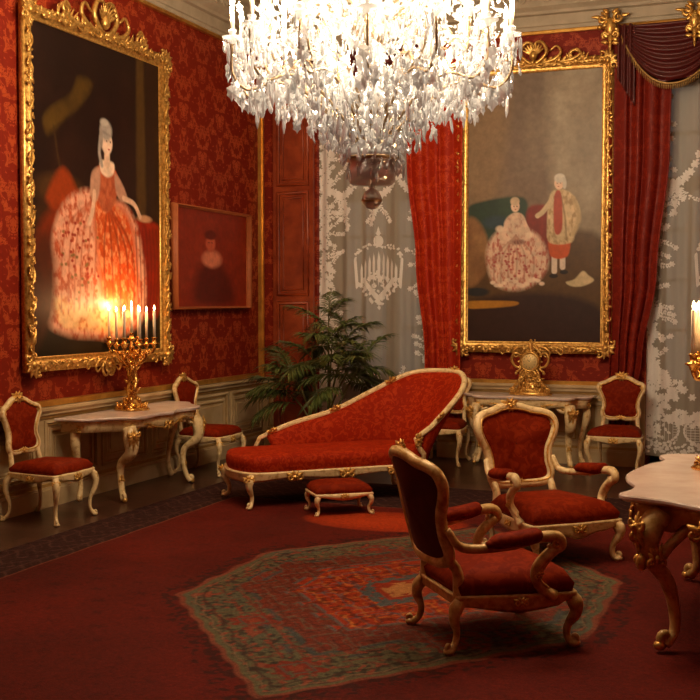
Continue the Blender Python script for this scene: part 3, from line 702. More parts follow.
def chair(name, label, cat, w, d, sh, H, arms, loc, face, mats=('cream', 'gold', 'uph'), group=None):
    """front faces local +Y"""
    root = empty(name, loc, R(face-90), label, cat, group)
    fm, gm, um = M[mats[0]], M[mats[1]], M[mats[2]]
    hw, hd = w/2, d/2; zr = sh-(.085 if not arms else .125)
    bw = hw*.80                                       # half width at the back
    # seat outline: serpentine
    ctrl = [(0, hd+.012), (hw*.5, hd-.002), (hw*.92, hd-.01), (hw*1.0, hd-.06), (hw*.94, 0), (bw*1.02, -hd+.05), (bw*.9, -hd), (0, -hd-.005),
            (-bw*.9, -hd), (-bw*1.02, -hd+.05), (-hw*.94, 0), (-hw*1.0, hd-.06), (-hw*.92, hd-.01), (-hw*.5, hd-.002)]
    out = [(p.x, p.y) for p in smooth_path([(x, y, 0) for x, y in ctrl], 4, True)]
    # rail with dipping apron
    mb = MB(); rings = []
    L = len(out)
    for i, (x, y) in enumerate(out):
        k = min(abs(x)/hw, 1) if y > 0 and abs(y) > hd*.8 else 1-min(1, abs(abs(y)-0)/hd)*1.0
        front = (y > hd*.75)
        dip = (.022*cos(x/hw*PI*1.0)+.006*cos(x/hw*PI*3)) if front else .014*cos(y/hd*PI)
        x0, y0 = x*.94, y*.94
        if arms: dip = dip*1.3+.018
        rings.append([V(x0, y0, zr-.012), V(x, y, zr-.02-dip), V(x*1.02, y*1.02, zr-.012-dip*.6), V(x*1.015, y*1.015, zr+.01), V(x*1.03, y*1.03, zr+.022), V(x*1.03, y*1.03, zr+.034), V(x*.94, y*.94, zr+.036)])
    mb.ring_loft(rings, True, True)
    rail = mb.build('seat_frame', fm, root)
    g = MB(); gold_leaf_cluster(g, (0, hd*1.03+.015, zr-.01), (0, 1, 0), (1, 0, 0), (0, 0, 1), 1.2)
    for sg in SGN: gold_leaf_cluster(g, (sg*hw*.99, 0, zr-.005), (sg, 0, 0), (0, 1, 0), (0, 0, 1), .9)
    for sg in SGN:
        o = V(sg, 1, 0).normalized()
        gold_leaf_cluster(g, V(sg*hw*.93, hd*.93, zr-.03)+o*.035, o, V(-o.y, o.x, 0), (0, 0, 1), .8)
    g.build('carving', gm, rail)
    cushion(out, zr+.032, sh+.045-(zr+.032) if not arms else sh+.055-(zr+.032)).build('seat', um, root)
    for sg in SGN:
        mb = MB(); cab_leg(mb, (sg*hw*.90, hd*.90, zr+.01), (sg*hw*.90, hd*.92, 0), (sg*.7, .7), .026 if not arms else .034)
        mb.build('leg', fm, root)
    for sg in SGN:
        mb = MB(); cab_leg(mb, (sg*bw*.90, -hd*.92, zr+.01), (sg*bw*.98, -hd*1.12, 0), (sg*.5, -.85), .023 if not arms else .030)
        mb.build('leg', fm, root)
    # back: cartouche outline, leaning
    z0 = sh+(.09 if not arms else .06); hh = H-z0-.02; lean = .12 if not arms else .27
    wb = hw*(.86 if not arms else .93)
    cart = [(0, .012), (.25, -.008), (.55, .0), (.77, .05), (.81, .15), (.745, .28), (.765, .42), (.88, .58), (.985, .70), (1.0, .78), (.90, .835), (.74, .86), (.56, .91), (.36, .97), (.16, 1.0), (0, 1.006)]
    if arms: cart = [(0, -.005), (.45, .0), (.70, .04), (.78, .13), (.75, .28), (.80, .46), (.92, .60), (1.0, .74), (.95, .86), (.78, .915), (.54, .94), (.28, .985), (0, 1.0)]
    full = cart+[(-x, z) for x, z in cart[-2:0:-1]]
    def bp(x, z, off=0):                              # x fraction, z fraction -> 3D
        zz = z0+z*hh; yy = -hd*.93-lean*(zz-sh)-(.03 if not arms else .075)*(1-(x)**2)+off
        return V(x*wb, yy, zz)
    P = smooth_path([bp(x, z) for x, z in full], 4, True)
    rr = .024 if not arms else .031
    mb = MB(); mb.tube(P, rr, 8, closed=True, raw=True, flat=1.0, ref=None)
    gb = MB(); gb.tube([p+V(0, rr*.80, 0)-(p-bp(0, .5)).normalized()*(rr*.55) for p in P], rr*.26, 6, closed=True, raw=True)
    for sg in SGN:
        mb.tube([V(sg*bw*.86, -hd*.93, zr), V(sg*bw*.84, -hd*.95-lean*.02, sh+.02), bp(sg*.74, .05), bp(sg*.79, .16)], [rr*1.15, rr*.9, rr*.9, rr*.6], 8, 4)
    bf = mb.build('back_frame', fm, root); gb.build('gilt_bead', gm, bf)
    g = MB(); Nv = V(0, 1, -.0)
    gold_leaf_cluster(g, bp(0, 1.02, .015), (0, 1, 0), (1, 0, 0), (0, 0, 1), 1.55)
    gold_leaf_cluster(g, bp(0, 1.0, .025), (0, 1, 0), (1, 0, 0), (0, 0, -1), 1.2)
    gold_leaf_cluster(g, bp(0, .01, .02), (0, 1, 0), (1, 0, 0), (0, 0, 1), 1.0)
    for sg in SGN: gold_leaf_cluster(g, bp(sg*.97, .76, .015), (0, 1, 0), (sg, 0, .4), (-sg*.4, 0, 1), .7)
    g.build('carving', gm, bf)
    # padded back
    mb = MB(); pr = []
    O = smooth_path([bp(x*.96, .5+(z-.5)*.97) for x, z in full], 4, True); c = bp(0, .52)
    for k, off in ((1, -.012), (.9, -.022), (.5, -.03), (.05, -.032)): pr.append([c+(p-c)*k+V(0, off, 0) for p in O])
    mb.ring_loft(pr, True, False, caps=False); n = len(O)
    mb.add(pr[-1], [list(range(n))]); mb.build('back_cover', M['uph_back'], root)
    mb = MB(); pr = []
    for k in (1, .95, .85, .7, .5, .3, .1, .02): pr.append([c+(p-c)*k+V(0, -.012+.045*math.sqrt(1-k**3), 0) for p in O])
    mb.ring_loft(pr, True, False, caps=False); mb.build('backrest', um, root)
    if arms:
        za = sh+.185
        for sg in SGN:
            a0 = bp(sg*.86, .34); a0.y += .0
            yf = hd*.42
            mb = MB()
            xa = hw*1.06
            mb.tube([a0, V(sg*(wb*.92), a0.y+.08, za-.03), V(sg*xa*.97, -hd*.25, za-.02), V(sg*xa*1.03, yf-.08, za+.015), V(sg*xa*1.06, yf+.03, za+.02), V(sg*xa*1.06, yf+.06, za-.025), V(sg*xa*1.05, yf+.02, za-.05), V(sg*xa*1.045, yf-.005, za-.02)],
                    [.020, .024, .024, .028, .031, .028, .020, .013], 8, 5)
            mb.tube([V(sg*xa*1.05, yf+.045, za-.03), V(sg*xa*1.03, yf-.04, za-.10), V(sg*xa*.99, yf-.07, za-.17), V(sg*hw*.98, yf-.02, zr+.06), V(sg*hw*.985, yf+.05, zr+.015)], [.029, .029, .024, .028, .033], 8, 5)
            mb.tube([V(sg*xa*1.065, yf+.035, za-.05), V(sg*xa*1.045, yf-.025, za-.12), V(sg*xa*1.01, yf-.05, za-.19), V(sg*hw*1.0, yf+.01, zr+.06)], [.011, .012, .010, .012], 6, 5)
            ar = mb.build('armrest', fm, root)
            pd = MB(); pd.tube([V(sg*xa*.955, -hd*.62, za-.012), V(sg*xa*.965, -hd*.4, za+.006), V(sg*xa*1.0, 0, za+.018), V(sg*xa*1.03, yf-.07, za+.030), V(sg*xa*1.03, yf-.045, za+.028)], [.024, .054, .058, .054, .024], 10, 5, flat=.70, ref=(0, 0, 1))
            pd.build('arm_pad', um, ar)
            g = MB(); g.mark(); g.scroll(V(sg*(xa*1.06+.018), yf+.03, za-.015), (0, 1, 0), (0, 0, 1), .03, .008, 1.2, .007, 0, 6)
            gold_leaf_cluster(g, V(sg*(xa*1.0+.022), yf-.06, za-.16), (sg, 0, 0), (0, .5, 1), (0, 1, -.5), .8)
            g.build('carving', gm, ar)
    return root
SC = dict(w=.54, d=.50, sh=.45, H=.99, arms=False)
c1 = chair('side_chair', 'cream and gilt side chair with red seat at the far left of the view', 'chair', loc=(-5.56, 7.53, 0), face=0, group='side chairs', **SC)
def copy_chair(loc, face, label):
    c = copy_tree(c1); c.location = loc; c.rotation_euler.z = R(face-90); c['label'] = label
copy_chair((-5.56, 10.22, 0), 0, 'cream and gilt side chair by the left wall, beyond the candelabrum table')
copy_chair((-3.52, 11.74, 0), -90, 'cream and gilt side chair partly hidden behind the raised end of the daybed')
copy_chair((-1.64, 11.70, 0), -90, 'cream and gilt side chair against the back wall, right of the clock table')
AC = dict(w=.69, d=.62, sh=.375, H=1.0, arms=True)
chair('armchair', 'gilt open armchair in the foreground turned away, showing its plain red back and side', 'armchair', loc=(-1.43, 5.72, .013), face=38, mats=('cream_gilt', 'gold', 'uph'), group='open armchairs', **AC)
AC['d'] = .69
chair('armchair', 'gilt open armchair facing forward, just behind the foreground armchair', 'armchair', loc=(-1.52, 7.66, .013), face=-46, mats=('cream', 'gold', 'uph'), group='open armchairs', **AC)

# console tables: back edge at local y=0, front +Y
def console(loc, face, label, L=.95, D=.62, H=.76, fx=.57, dark=False):
    root = empty('console_table', loc, R(face-90), label, 'table', 'marble-topped console tables')
    ctrl = [(-L, 0), (-L*.98, .10), (-L*.97, D*.42), (-L*.80, D*.60), (-fx*1.12, D*.80), (-fx*1.02, D*.93), (-fx*.70, D*.95), (-fx*.35, D*.90), (0, D*1.0)]
    half = [(p.x, p.y) for p in smooth_path([(x, y, 0) for x, y in ctrl], 4)]
    out = half+[(-x, y) for x, y in half[-2::-1]]
    mb = MB(); mb.extrude(out, H-.03, H, .018); mb.build('tabletop', M['marble'], root)
    # apron
    mb = MB(); rings = []
    ins = [(x*.93, .02+(y)*.90) for x, y in out]
    for x, y in ins:
        dip = .035+.025*cos(x/fx*PI)*(1 if abs(x) < fx*1.0 else -.2)
        rings.append([V(x*.93, y*.93, H-.032), V(x, y, H-.032), V(x*1.01, y*1.01, H-.05), V(x*.985, y*.985, H-.075), V(x, y, H-.09-dip), V(x*.93, y*.93, H-.09-dip)])
    mb.ring_loft(rings); ap = mb.build('apron', M['cream'], root)
    g = MB()
    for xx, s in ((0, 2.2), (-fx*.5, 1.3), (fx*.5, 1.3), (-fx*.95, 1.8), (fx*.95, 1.8)):
        yy = D*.93 if xx == 0 else D*.86
        gold_leaf_cluster(g, (xx, yy, H-.115), (0, 1, 0), (1, 0, 0), (0, 0, -1 if xx == 0 else 1), s*.8)
    for sg in SGN:
        gold_leaf_cluster(g, (sg*L*.88, D*.38, H-.10), (sg*.7, .7, 0), (.7, -sg*.7, 0), (0, 0, 1), 1.6)
        g.mark(); g.tube([V(sg*fx*.85, D*.86, H-.12), V(sg*fx*.6, D*.87, H-.085), V(sg*fx*.3, D*.86, H-.13), V(0, D*.93, H-.15)], [.008, .012, .008, .006], 6, 4)
    g.build('carving', M['gold'], ap)
    for sx in SGN:
        mb = MB()
        o = V(sx*.55, .83, 0).normalized(); t = V(sx*fx*1.0, D*.82, H-.10); f = V(sx*fx*.98, D*.68, 0)
        P = [t, t+o*.045+V(0, 0, -.10), t+o*.03+V(0, 0, -.22), V(f.x, f.y, .34)-o*.01, V(f.x, f.y, .20)-o*.02, V(f.x, f.y, .08)+o*.01, V(f.x, f.y, .028)+o*.045]
        mb.tube(P, [.062, .070, .056, .038, .030, .028, .032], 10, 5, flat=.8)
        mb.tube([t-o*.02-V(sx*.01, 0, .0), t-V(sx*.07, 0, .05), t-V(sx*.14, 0, .02)], [.045, .028, .012], 8, 4)
        mb.scroll(P[-1]+V(0, 0, .03), o, (0, 0, 1), .028, .008, .9, .016, -PI/2, 6)
        lg = mb.build('leg', M['cream'], root)
        g = MB(); acanthus(g, P[1]+o*.055+V(0, 0, .03), o, V(-o.y, o.x, 0), (0, 0, -1), 1.5); acanthus(g, P[1]+o*.055+V(0, 0, .04), o, V(-o.y, o.x, 0), (0, 0, 1), .8)
        acanthus(g, P[4]+o*.022, o, V(-o.y, o.x, 0), (0, 0, 1), .7); g.mark(); g.blob(P[-1]+o*.02, .024, 8, 6)
        for sg in SGN: g.mark(); g.tube([P[1]+V(-o.y, o.x, 0)*sg*.035+o*.03, P[2]+V(-o.y, o.x, 0)*sg*.028+o*.02, P[3]+V(-o.y, o.x, 0)*sg*.02+o*.01, P[4]+V(-o.y, o.x, 0)*sg*.015], .006, 5, 4)
        g.build('carving', M['gold'], lg)
    for sx in SGN:
        mb = MB(); t = V(sx*L*.84, .12, H-.09); o = V(sx*.9, .3, 0).normalized()
        P = [t, t+o*.035+V(0, 0, -.12), V(sx*L*.82, .12, .36), V(sx*L*.78, .12, .18), V(sx*L*.82, .13, .03)]
        mb.tube(P, [.045, .045, .028, .022, .028], 8, 5)
        mb.scroll(P[-1]+V(0, 0, .025), o, (0, 0, 1), .024, .008, .9, .014, -PI/2, 6)
        mb.build('leg', M['cream'], root)
    return root
console((XL+.085, 8.95, 0), 0, 'long marble-topped cream and gilt console table on the left wall, under the candelabrum')
console((-2.64, YB-.085, 0), -90, 'marble-topped cream and gilt console table below the tall painting, under the clock', L=.72, D=.50, fx=.50)

# foreground right table
rt = empty('centre_table', (-.05, 6.42, .013), 0, 'large pale marble-topped gilt table cut off by the right edge of the view', 'table')
H = .78
LP = [(-.39, 5.47), (-.58, 5.62), (-.70, 5.67), (-.80, 5.70), (-.84, 5.76), (-.80, 5.88), (-.80, 6.06), (-.86, 6.22), (-.89, 6.42), (-.86, 6.68), (-.82, 6.88), (-.76, 7.02), (-.76, 7.14), (-.80, 7.26), (-.74, 7.38), (-.55, 7.44), (-.35, 7.50), (-.1, 7.56)]
LP = [(x+.1, y-6.45) for x, y in LP]
half = [(p.x, p.y) for p in smooth_path([(x, y, 0) for x, y in LP], 3)]
out = [(-.02, -1.06)]+half+[(-x, y) for x, y in half[-2::-1]]
out = out[::-1]
mb = MB(); mb.extrude(out, H-.035, H, .014); mb.build('tabletop', M['marble'], rt)
mb = MB(); rings = []
for x, y in out:
    dip = .03+.028*cos((y if abs(x) > .5 else x)*7)
    rings.append([V(x*.82, y*.86, H-.036), V(x*.88, y*.91, H-.036), V(x*.90, y*.93, H-.06), V(x*.885, y*.915, H-.09), V(x*.90, y*.925, H-.12-dip), V(x*.82, y*.86, H-.12-dip)])
mb.ring_loft(rings, True, True); ap = mb.build('apron', M['cream_gilt'], rt)
g = MB()
for y in (-.45, 0, .45): gold_leaf_cluster(g, (-.70, y, H-.13), (-1, 0, 0), (0, 1, 0), (0, 0, 1), 1.9)
for x in (-.3, .1, .4): gold_leaf_cluster(g, (x, -.97, H-.13), (0, -1, 0), (1, 0, 0), (0, 0, 1), 1.9)
g.build('carving', M['gold'], ap)
for sx, sy in ((-1, -1), (-1, 1), (1, -1), (1, 1)):
    mb = MB(); o = V(sx*.75, sy*.65, 0).normalized(); s_ = V(-o.y, o.x, 0)
    t = V(sx*.53, sy*.72, H-.08); f = V(sx*.48, sy*.68 if sy < 0 else sy*.80, 0)
    P = [t, t+o*.075+V(0, 0, -.10), t+o*.06+V(0, 0, -.22), V(f.x, f.y, .36)+o*.03, V(f.x, f.y, .22)-o*.015, V(f.x, f.y, .10)-o*.02, V(f.x, f.y, .035)+o*.035]
    mb.tube(P, [.070, .068, .052, .042, .032, .028, .032], 10, 5, flat=.8)
    mb.scroll(P[-1]+V(0, 0, .035), o, (0, 0, 1), .034, .010, .95, .020, -PI/2, 7)
    for q in (V(0, -sy, 0), V(-sx, 0, 0)):
        mb.tube([P[3], P[2]+q*.05+V(0, 0, .0), t+q*.16+V(0, 0, -.05), t+q*.32+V(0, 0, -.02)], [.022, .026, .026, .018], 8, 5)
    lg = mb.build('leg', M['cream_gilt'], rt)
    g = MB(); acanthus(g, P[1]+o*.066+V(0, 0, .03), o, s_, (0, 0, -1), 1.5); acanthus(g, P[1]+o*.062+V(0, 0, .04), o, s_, (0, 0, 1), .9)
    for sg in SGN: acanthus(g, P[2]+s_*sg*.055, s_*sg, o, (0, 0, 1), 1.3)
    g.mark(); g.scroll(P[1]+o*.075+V(0, 0, .0), o, (0, 0, 1), .045, .012, 1.1, .013, 1.0, 7); g.mark(); g.blob(P[2]+o*.05+V(0, 0, -.02), (.03, .03, .045), 8, 6); g.mark()
    g.blob(P[-1]+o*.03, (.032, .032, .026), 8, 6)
    for sg in SGN: g.mark(); g.tube([P[2]+s_*sg*.03+o*.03, P[3]+s_*sg*.026+o*.02, P[4]+s_*sg*.02, P[5]+s_*sg*.016], .007, 5, 4)
    g.build('carving', M['gold'], lg)

# footstool
fs = empty('footstool', (-3.47, 8.60, .013), R(38+180), 'small red upholstered footstool with cream legs in front of the daybed', 'footstool')
fw_, fd_ = .24, .165; zt = .18
out = [(p.x, p.y) for p in smooth_path([(0, fd_+.006, 0), (fw_*.9, fd_, 0), (fw_, fd_*.85, 0), (fw_*1.01, 0, 0), (fw_, -fd_*.85, 0), (fw_*.9, -fd_, 0), (0, -fd_-.006, 0), (-fw_*.9, -fd_, 0), (-fw_, -fd_*.85, 0), (-fw_*1.01, 0, 0), (-fw_, fd_*.85, 0), (-fw_*.9, fd_, 0)], 4, True)]
mb = MB(); rings = []
for x, y in out:
    dip = .016*cos(x/fw_*PI)
    rings.append([V(x*.9, y*.9, zt-.03), V(x, y, zt-.04-dip), V(x*1.03, y*1.03, zt-.02-dip*.4), V(x*1.03, y*1.03, zt), V(x*.9, y*.9, zt+.002)])
mb.ring_loft(rings, True, True); rl = mb.build('seat_frame', M['cream'], fs)
g = MB()
for sg in SGN: gold_leaf_cluster(g, (0, sg*(fd_+.012), zt-.025), (0, sg, 0), (1, 0, 0), (0, 0, 1), .9)
g.build('carving', M['gold'], rl)
cushion(out, zt, .095).build('seat', M['uph'], fs)
for sx in SGN:
    for sy in SGN:
        mb = MB(); cab_leg(mb, (sx*fw_*.88, sy*fd_*.86, zt-.02), (sx*fw_*.95, sy*fd_*.95, 0), (sx*.7, sy*.7), .020, .7); mb.build('leg', M['cream'], fs)

# ------------------------------------------------------------------ daybed
# local x along the length (0 = foot end), local y across (0 = front, towards viewer)
db = empty('daybed', (-4.22, 8.40, .013), R(44), 'long red damask daybed with a raised curved end in front of the palm', 'daybed')
LD, WD, ZS = 1.68, .72, .40
ctrl = [(.14, 0), (.6, .005), (1.2, .005), (LD-.10, 0), (LD+.02, .10), (LD+.06, WD/2), (LD+.02, WD-.1), (LD-.1, WD), (1.0, WD), (.14, WD), (.0, WD-.12), (-.05, WD/2), (.0, .12)]
out = [(p.x, p.y) for p in smooth_path([(x, y, 0) for x, y in ctrl], 4, True)]
mb = MB(); rings = []; cx, cy = LD/2, WD/2
zr = .27
for x, y in out:
    dip = .016*cos(x/LD*PI*4)
    def q(k, z): return V(cx+(x-cx)*(1-(1-k)*.5), cy+(y-cy)*k, z)
    rings.append([q(.92, zr-.02), q(1.0, zr-.035-dip), q(1.03, zr-.02-dip*.6), q(1.02, zr+.005), q(1.04, zr+.02), q(1.04, zr+.034), q(.92, zr+.036)])
mb.ring_loft(rings, True, True); rl = mb.build('seat_frame', M['cream'], db)
g = MB()
for x in (.42, .90, 1.36): gold_leaf_cluster(g, (x, -.025, zr-.015), (0, -1, 0), (1, 0, 0), (0, 0, 1), 1.7)
for sx, sy in ((-.02, -.02), (-.02, WD+.02), (LD, -.02)): gold_leaf_cluster(g, (sx+.03, sy, zr-.02), (0, -1 if sy < .3 else 1, 0), (1, 0, 0), (0, 0, 1), 1.2)
g.build('carving', M['gold'], rl)
# mattress: high crown
mb = MB(); rs = []
for k, z in ((.97, zr+.03), (1.0, zr+.06), (1.01, zr+.11), (.985, zr+.145), (.93, zr+.165), (.82, zr+.178), (.6, zr+.185), (.3, zr+.188), (.02, zr+.19)):
    rs.append([V(cx+(x-cx)*(1-(1-k)*.45), cy+(y-cy)*k, z) for x, y in out])
mb.ring_loft(rs); mb.build('seat', M['uph_day'], db)
for (x, y, ox, oy) in ((.05, .03, -.7, -.7), (.05, WD-.03, -.7, .7), (LD-.02, .03, .7, -.7), (LD-.02, WD-.03, .7, .7), (LD*.56, .01, 0, -1), (LD*.56, WD-.01, 0, 1)):
    if (x, y) == (LD*.56, .01): continue
    mb = MB(); cab_leg(mb, (x, y, zr), (x+ox*.03, y+oy*.03, 0), (ox, oy), .03, 1.2); mb.build('leg', M['cream'], db)
# wrapped back
plan = [(.52, WD+.0), (.7, WD+.01), (1.1, WD+.01), (1.42, WD+.0), (LD-.04, WD-.05), (LD+.05, WD*.72), (LD+.07, WD*.45), (LD+.03, WD*.18), (LD-.06, .02)]
hts = [.53, .62, .72, .90, 1.05, 1.08, 1.055, .90, .54]
leans = [(-.10, .03), (0, .05), (.02, .09), (.14, .14), (.27, .14), (.42, .07), (.45, .0), (.34, -.03), (.02, -.0)]
PB = smooth_path([(x, y, 0) for x, y in plan], 5); PT = smooth_path([(a, b, h) for (a, b), h in zip(leans, hts)], 5)
inn = []; outr = []
nn = len(PB)
for i in range(nn):
    b = PB[i]; ln = PT[i]; z0 = zr+.02; H_ = ln.z
    t = PB[min(i+1, nn-1)]-PB[max(i-1, 0)]; o = V(-t.y, t.x, 0).normalized()     # outward = left of travel?
    c = V(LD/2, WD/2, 0)
    if (b-c).dot(o) < 0: o = -o
    ri = []; ro = []
    for k in range(9):
        f = k/8; z = z0+(H_-z0)*f; l = f**1.25
        p = V(b.x+ln.x*l, b.y+ln.y*l, z)
        bulge = .05*math.sin(PI*min(1, f*1.0))**.7
        ri.append(p-o*(bulge+.005)); ro.append(p+o*.03)
    inn.append(ri); outr.append(ro)
mb = MB(); mb.ring_loft([a+b[::-1] for a, b in zip(inn, outr)]); mb.build('backrest', M['uph_day'], db)
top = [(inn[i][-1]+outr[i][-1])/2+V(0, 0, .006) for i in range(nn)]
mb = MB()
f0, f1 = top[0], top[-1]
rail = [f0+V(-.05, 0, -.17), f0+V(-.10, 0, -.10), f0+V(-.06, 0, -.03)]+top[1:-1]+[f1+V(-.02, -.01, .02), f1+V(-.08, -.02, -.02), f1+V(-.06, -.02, -.09), f1+V(.0, -.01, -.16), f1+V(0, 0, -.24)]
mb.tube(rail, [.02, .026, .026, .026, .026, .026, .028, .026, .024], 9, raw=True)
mb.tube([p+V(0, -.012, .016) for p in rail], .010, 6, raw=True)
tr = mb.build('top_rail', M['cream'], db)
g = MB()
for i, s in ((1, 1.2), (10, 1.4), (17, 1.4), (27, 1.4), (38, 1.2)):
    gold_leaf_cluster(g, top[i]+V(.0, -.025, .01), (0, -1, .5), (top[min(i+1, nn-1)]-top[i-1]), (0, -.3, 1), s)
gold_leaf_cluster(g, f1+V(-.07, -.04, -.03), (0, -1, 0), (0, 0, 1), (1, 0, 0), 1.5)
g.build('carving', M['gold'], tr)

# ------------------------------------------------------------------ candelabra
def candelabrum(loc, rz, label):
    root = empty('candelabrum', loc, rz, label, 'candelabrum', 'gilt candelabra')
    mb = MB(); rg = random.Random(4)
    mb.lathe([(.155, 0), (.16, .012), (.145, .025), (.11, .035), (.085, .06), (.06, .085), (.045, .11), (.0, .115)], n=32, mod=lambda a: .08*cos(5*a))
    for k in range(5):
        a = 2*PI*k/5; u = V(cos(a), sin(a), 0)
        mb.scroll(u*.125+V(0, 0, .035), u, (0, 0, 1), .032, .008, 1.1, .012, 2.2, 6)
        mb.leafblade(u*.07+V(0, 0, .05), u*.5+V(0, 0, 1), -u, .09, .022, .5, .5, 6, 4)
        for j in (-.35, .35): mb.leafblade(V(cos(a+j), sin(a+j), 0)*.10+V(0, 0, .03), V(cos(a+j), sin(a+j), .5), V(0, 0, 1), .06, .018, .3, .5, 5, 3)
        mb.blob(u*.05+V(0, 0, .10), .02, 6, 5)
    mb.build('base', M['ormolu'], root)
    mb = MB()
    for ph in (0, PI*2/3, PI*4/3):
        P = [V(cos(ph+z*9)*(.034-.012*abs(z-.25)/.2), sin(ph+z*9)*(.034-.012*abs(z-.25)/.2), z) for z in [.09+.02*i for i in range(20)]]
        mb.tube(P, [.026, .030, .022, .026, .016], 7, raw=True)
    for z, r in ((.16, .040), (.24, .034), (.36, .036), (.44, .034)):
        for k in range(4): a = k*PI/2+z*10; mb.leafblade(V(cos(a)*.03, sin(a)*.03, z), V(cos(a)*.7, sin(a)*.7, 1), V(cos(a), sin(a), 0), .06, .022, .3, .6, 6, 3)
    mb.lathe([(.0, .44), (.03, .45), (.036, .48), (.024, .51), (.02, .56), (.03, .58), (.012, .60), (.012, .63), (0, .64)], n=14)
    for k in range(5): a = k*1.257; mb.blob((cos(a)*.045, sin(a)*.045, .40), (.018, .018, .022), 6, 5)
    mb.build('stem', M['ormolu'], root)
    tip = [(0, 0, .66)]
    am = MB(); Rr = .215
    am.tube([V(.015, 0, .46), V(.07, 0, .43), V(.12, 0, .47), V(.15, 0, .54), V(.19, 0, .53), V(Rr, 0, .57), V(Rr, 0, .60)], [.014, .013, .012, .012, .012, .012, .010], 7, 4)
    am.scroll((.09, 0, .49), (1, 0, 0), (0, 0, 1), .04, .01, -1.0, .008, -PI/2, 5)
    for k in range(3): am.leafblade((.06+.04*k, 0, .455+.03*k), (.3, .5*(-1)**k, .8), (1, 0, 0), .06, .013, .3, .5, 5, 3)
    am.blob((.15, 0, .53), .018, 6, 5)
    am.lathe([(.0, .575), (.018, .58), (.024, .60), (.044, .612), (.046, .62), (.020, .622), (.018, .655), (.026, .665), (.026, .672), (0, .673)], (Rr, 0, 0), 14)
    first = None
    for k in range(8):
        if first is None: first = am.build('arm', M['ormolu'], root); a0 = first
        else: a0 = inst(first, root, (0, 0, 0))
        rr_ = 1.0 if k % 2 == 0 else .72
        a0.rotation_euler = (0, 0, 2*PI*k/8+.15); a0.scale = (rr_, 1, 1)
        a0.location = (0, 0, 0 if k % 2 == 0 else -.012)
    cup = MB(); cup.lathe([(.0, .63), (.02, .64), (.042, .655), (.044, .662), (.02, .667), (.018, .705), (.026, .712), (.0, .714)], n=14)
    cup.build('candle_cup', M['ormolu'], root)
    cm = MB(); cm.lathe([(.0, 0), (.0125, 0), (.0125, .245), (.009, .25), (0, .251)], n=10)
    fm = MB(); fm.lathe([(.0, .250), (.006, .258), (.0095, .270), (.006, .287), (.001, .302)], n=8)
    fc = ff = None
    for k in range(9):
        if k < 8:
            rr_ = Rr*(1.0 if k % 2 == 0 else .72); a = 2*PI*k/8+.15; p = (rr_*cos(a), rr_*sin(a), .668 - (0 if k % 2 == 0 else .012))
        else: p = (0, 0, .71)
        if fc is None:
            fc = cm.build('candle', M['wax'], root); fc.location = p
            ff = fm.build('flame', M['flame'], fc)
        else:
            c = inst(fc, root, p); inst(ff, c, (0, 0, 0))
    return root
candelabrum((-5.66, 8.91, .762), .12, 'gilt candelabrum with nine lit candles on the left console table')
candelabrum((-.35, 6.72, .793), .62, 'gilt candelabrum mostly cut off at right edge on the foreground marble table')

# ------------------------------------------------------------------ mantel clock
ck = empty('mantel_clock', (-2.59, 11.93, .76), R(180), 'ornate gilt clock with a round dial on the back console table', 'clock')
mb = MB(); rg = random.Random(9)
rings = []
for z, a, b in ((0, .21, .10), (.02, .215, .105), (.035, .19, .09), (.06, .15, .07), (.12, .11, .055), (.18, .075, .045), (.24, .065, .042), (.28, .08, .045)):
    rings.append([V(a*cos(t)*(1+.10*cos(4*t)), b*sin(t), z) for t in [2*PI*k/28 for k in range(28)]])
mb.ring_loft(rings)
for sg in SGN:
    X = V(sg, 0, 0); Y = V(0, 1, 0)
    mb.tube([V(sg*.20, .03, .03), V(sg*.17, .04, .09), V(sg*.11, .05, .15), V(sg*.10, .05, .23), V(sg*.07, .05, .28)], [.022, .018, .016, .014, .01], 7, 4)
    mb.scroll((sg*.185, .05, .05), (sg, 0, 0), (0, 0, 1), .032, .008, 1.0, .012, 0, 6)
    for q in range(12):
        z = .03+.018*q; x = sg*(.19-.010*q)
        mb.leafblade((x*rg.uniform(.3, 1), .05, z), X*rg.uniform(-.3, 1)+V(0, 0, rg.uniform(.2, 1)), Y, rg.uniform(.04, .07), .014, .4, .5, 5, 3)
    mb.blob((sg*.06, .06, .12), (.022, .018, .03), 7, 5)
    mb.scroll((sg*.10, .055, .17), (sg, 0, 0), (0, 0, 1), .035, .01, 1.0, .013, 1.5, 6); mb.scroll((sg*.055, .06, .06), (sg, 0, 0), (0, 0, 1), .035, .01, 1.1, .012, 3.5, 6)
    mb.scroll((sg*.05, .055, .23), (-sg, 0, 0), (0, 0, 1), .028, .008, 1.0, .011, 0, 6)
for q in range(46):
    z = .02+.26*rg.random(); hwz = .19*(1-z/.26*.62)
    x = rg.uniform(-1, 1)*hwz; yq = .10*(1-z/.26*.55)*math.sqrt(max(0, 1-(x/hwz)**2))
    n_ = V(x*.5, yq+.02, .02); mb.leafblade((x, yq*.9, z), V(rg.uniform(-1, 1), .2, rg.uniform(-.3, 1)), n_, rg.uniform(.035, .055), .014, .25, .6, 6, 3)
    if q % 2: mb.blob((x*.9, yq, z+.01), rg.uniform(.010, .018), 6, 5)
mb.build('base', M['gold'], ck)
mb = MB()
def disc(mb, c, r, y0, y1, n=28):
    mb.ring_loft([[V(c[0]+r*k*cos(2*PI*i/n), y, c[1]+r*k*sin(2*PI*i/n)) for i in range(n)] for k, y in ((1, y0), (1.04, (y0+y1)/2), (.96, y1))])
disc(mb, (0, .36), .105, -.04, .055)
mb.tube([V(.098*cos(a), .055, .36+.098*sin(a)) for a in [2*PI*i/28 for i in range(28)]], .012, 7, closed=True, raw=True)
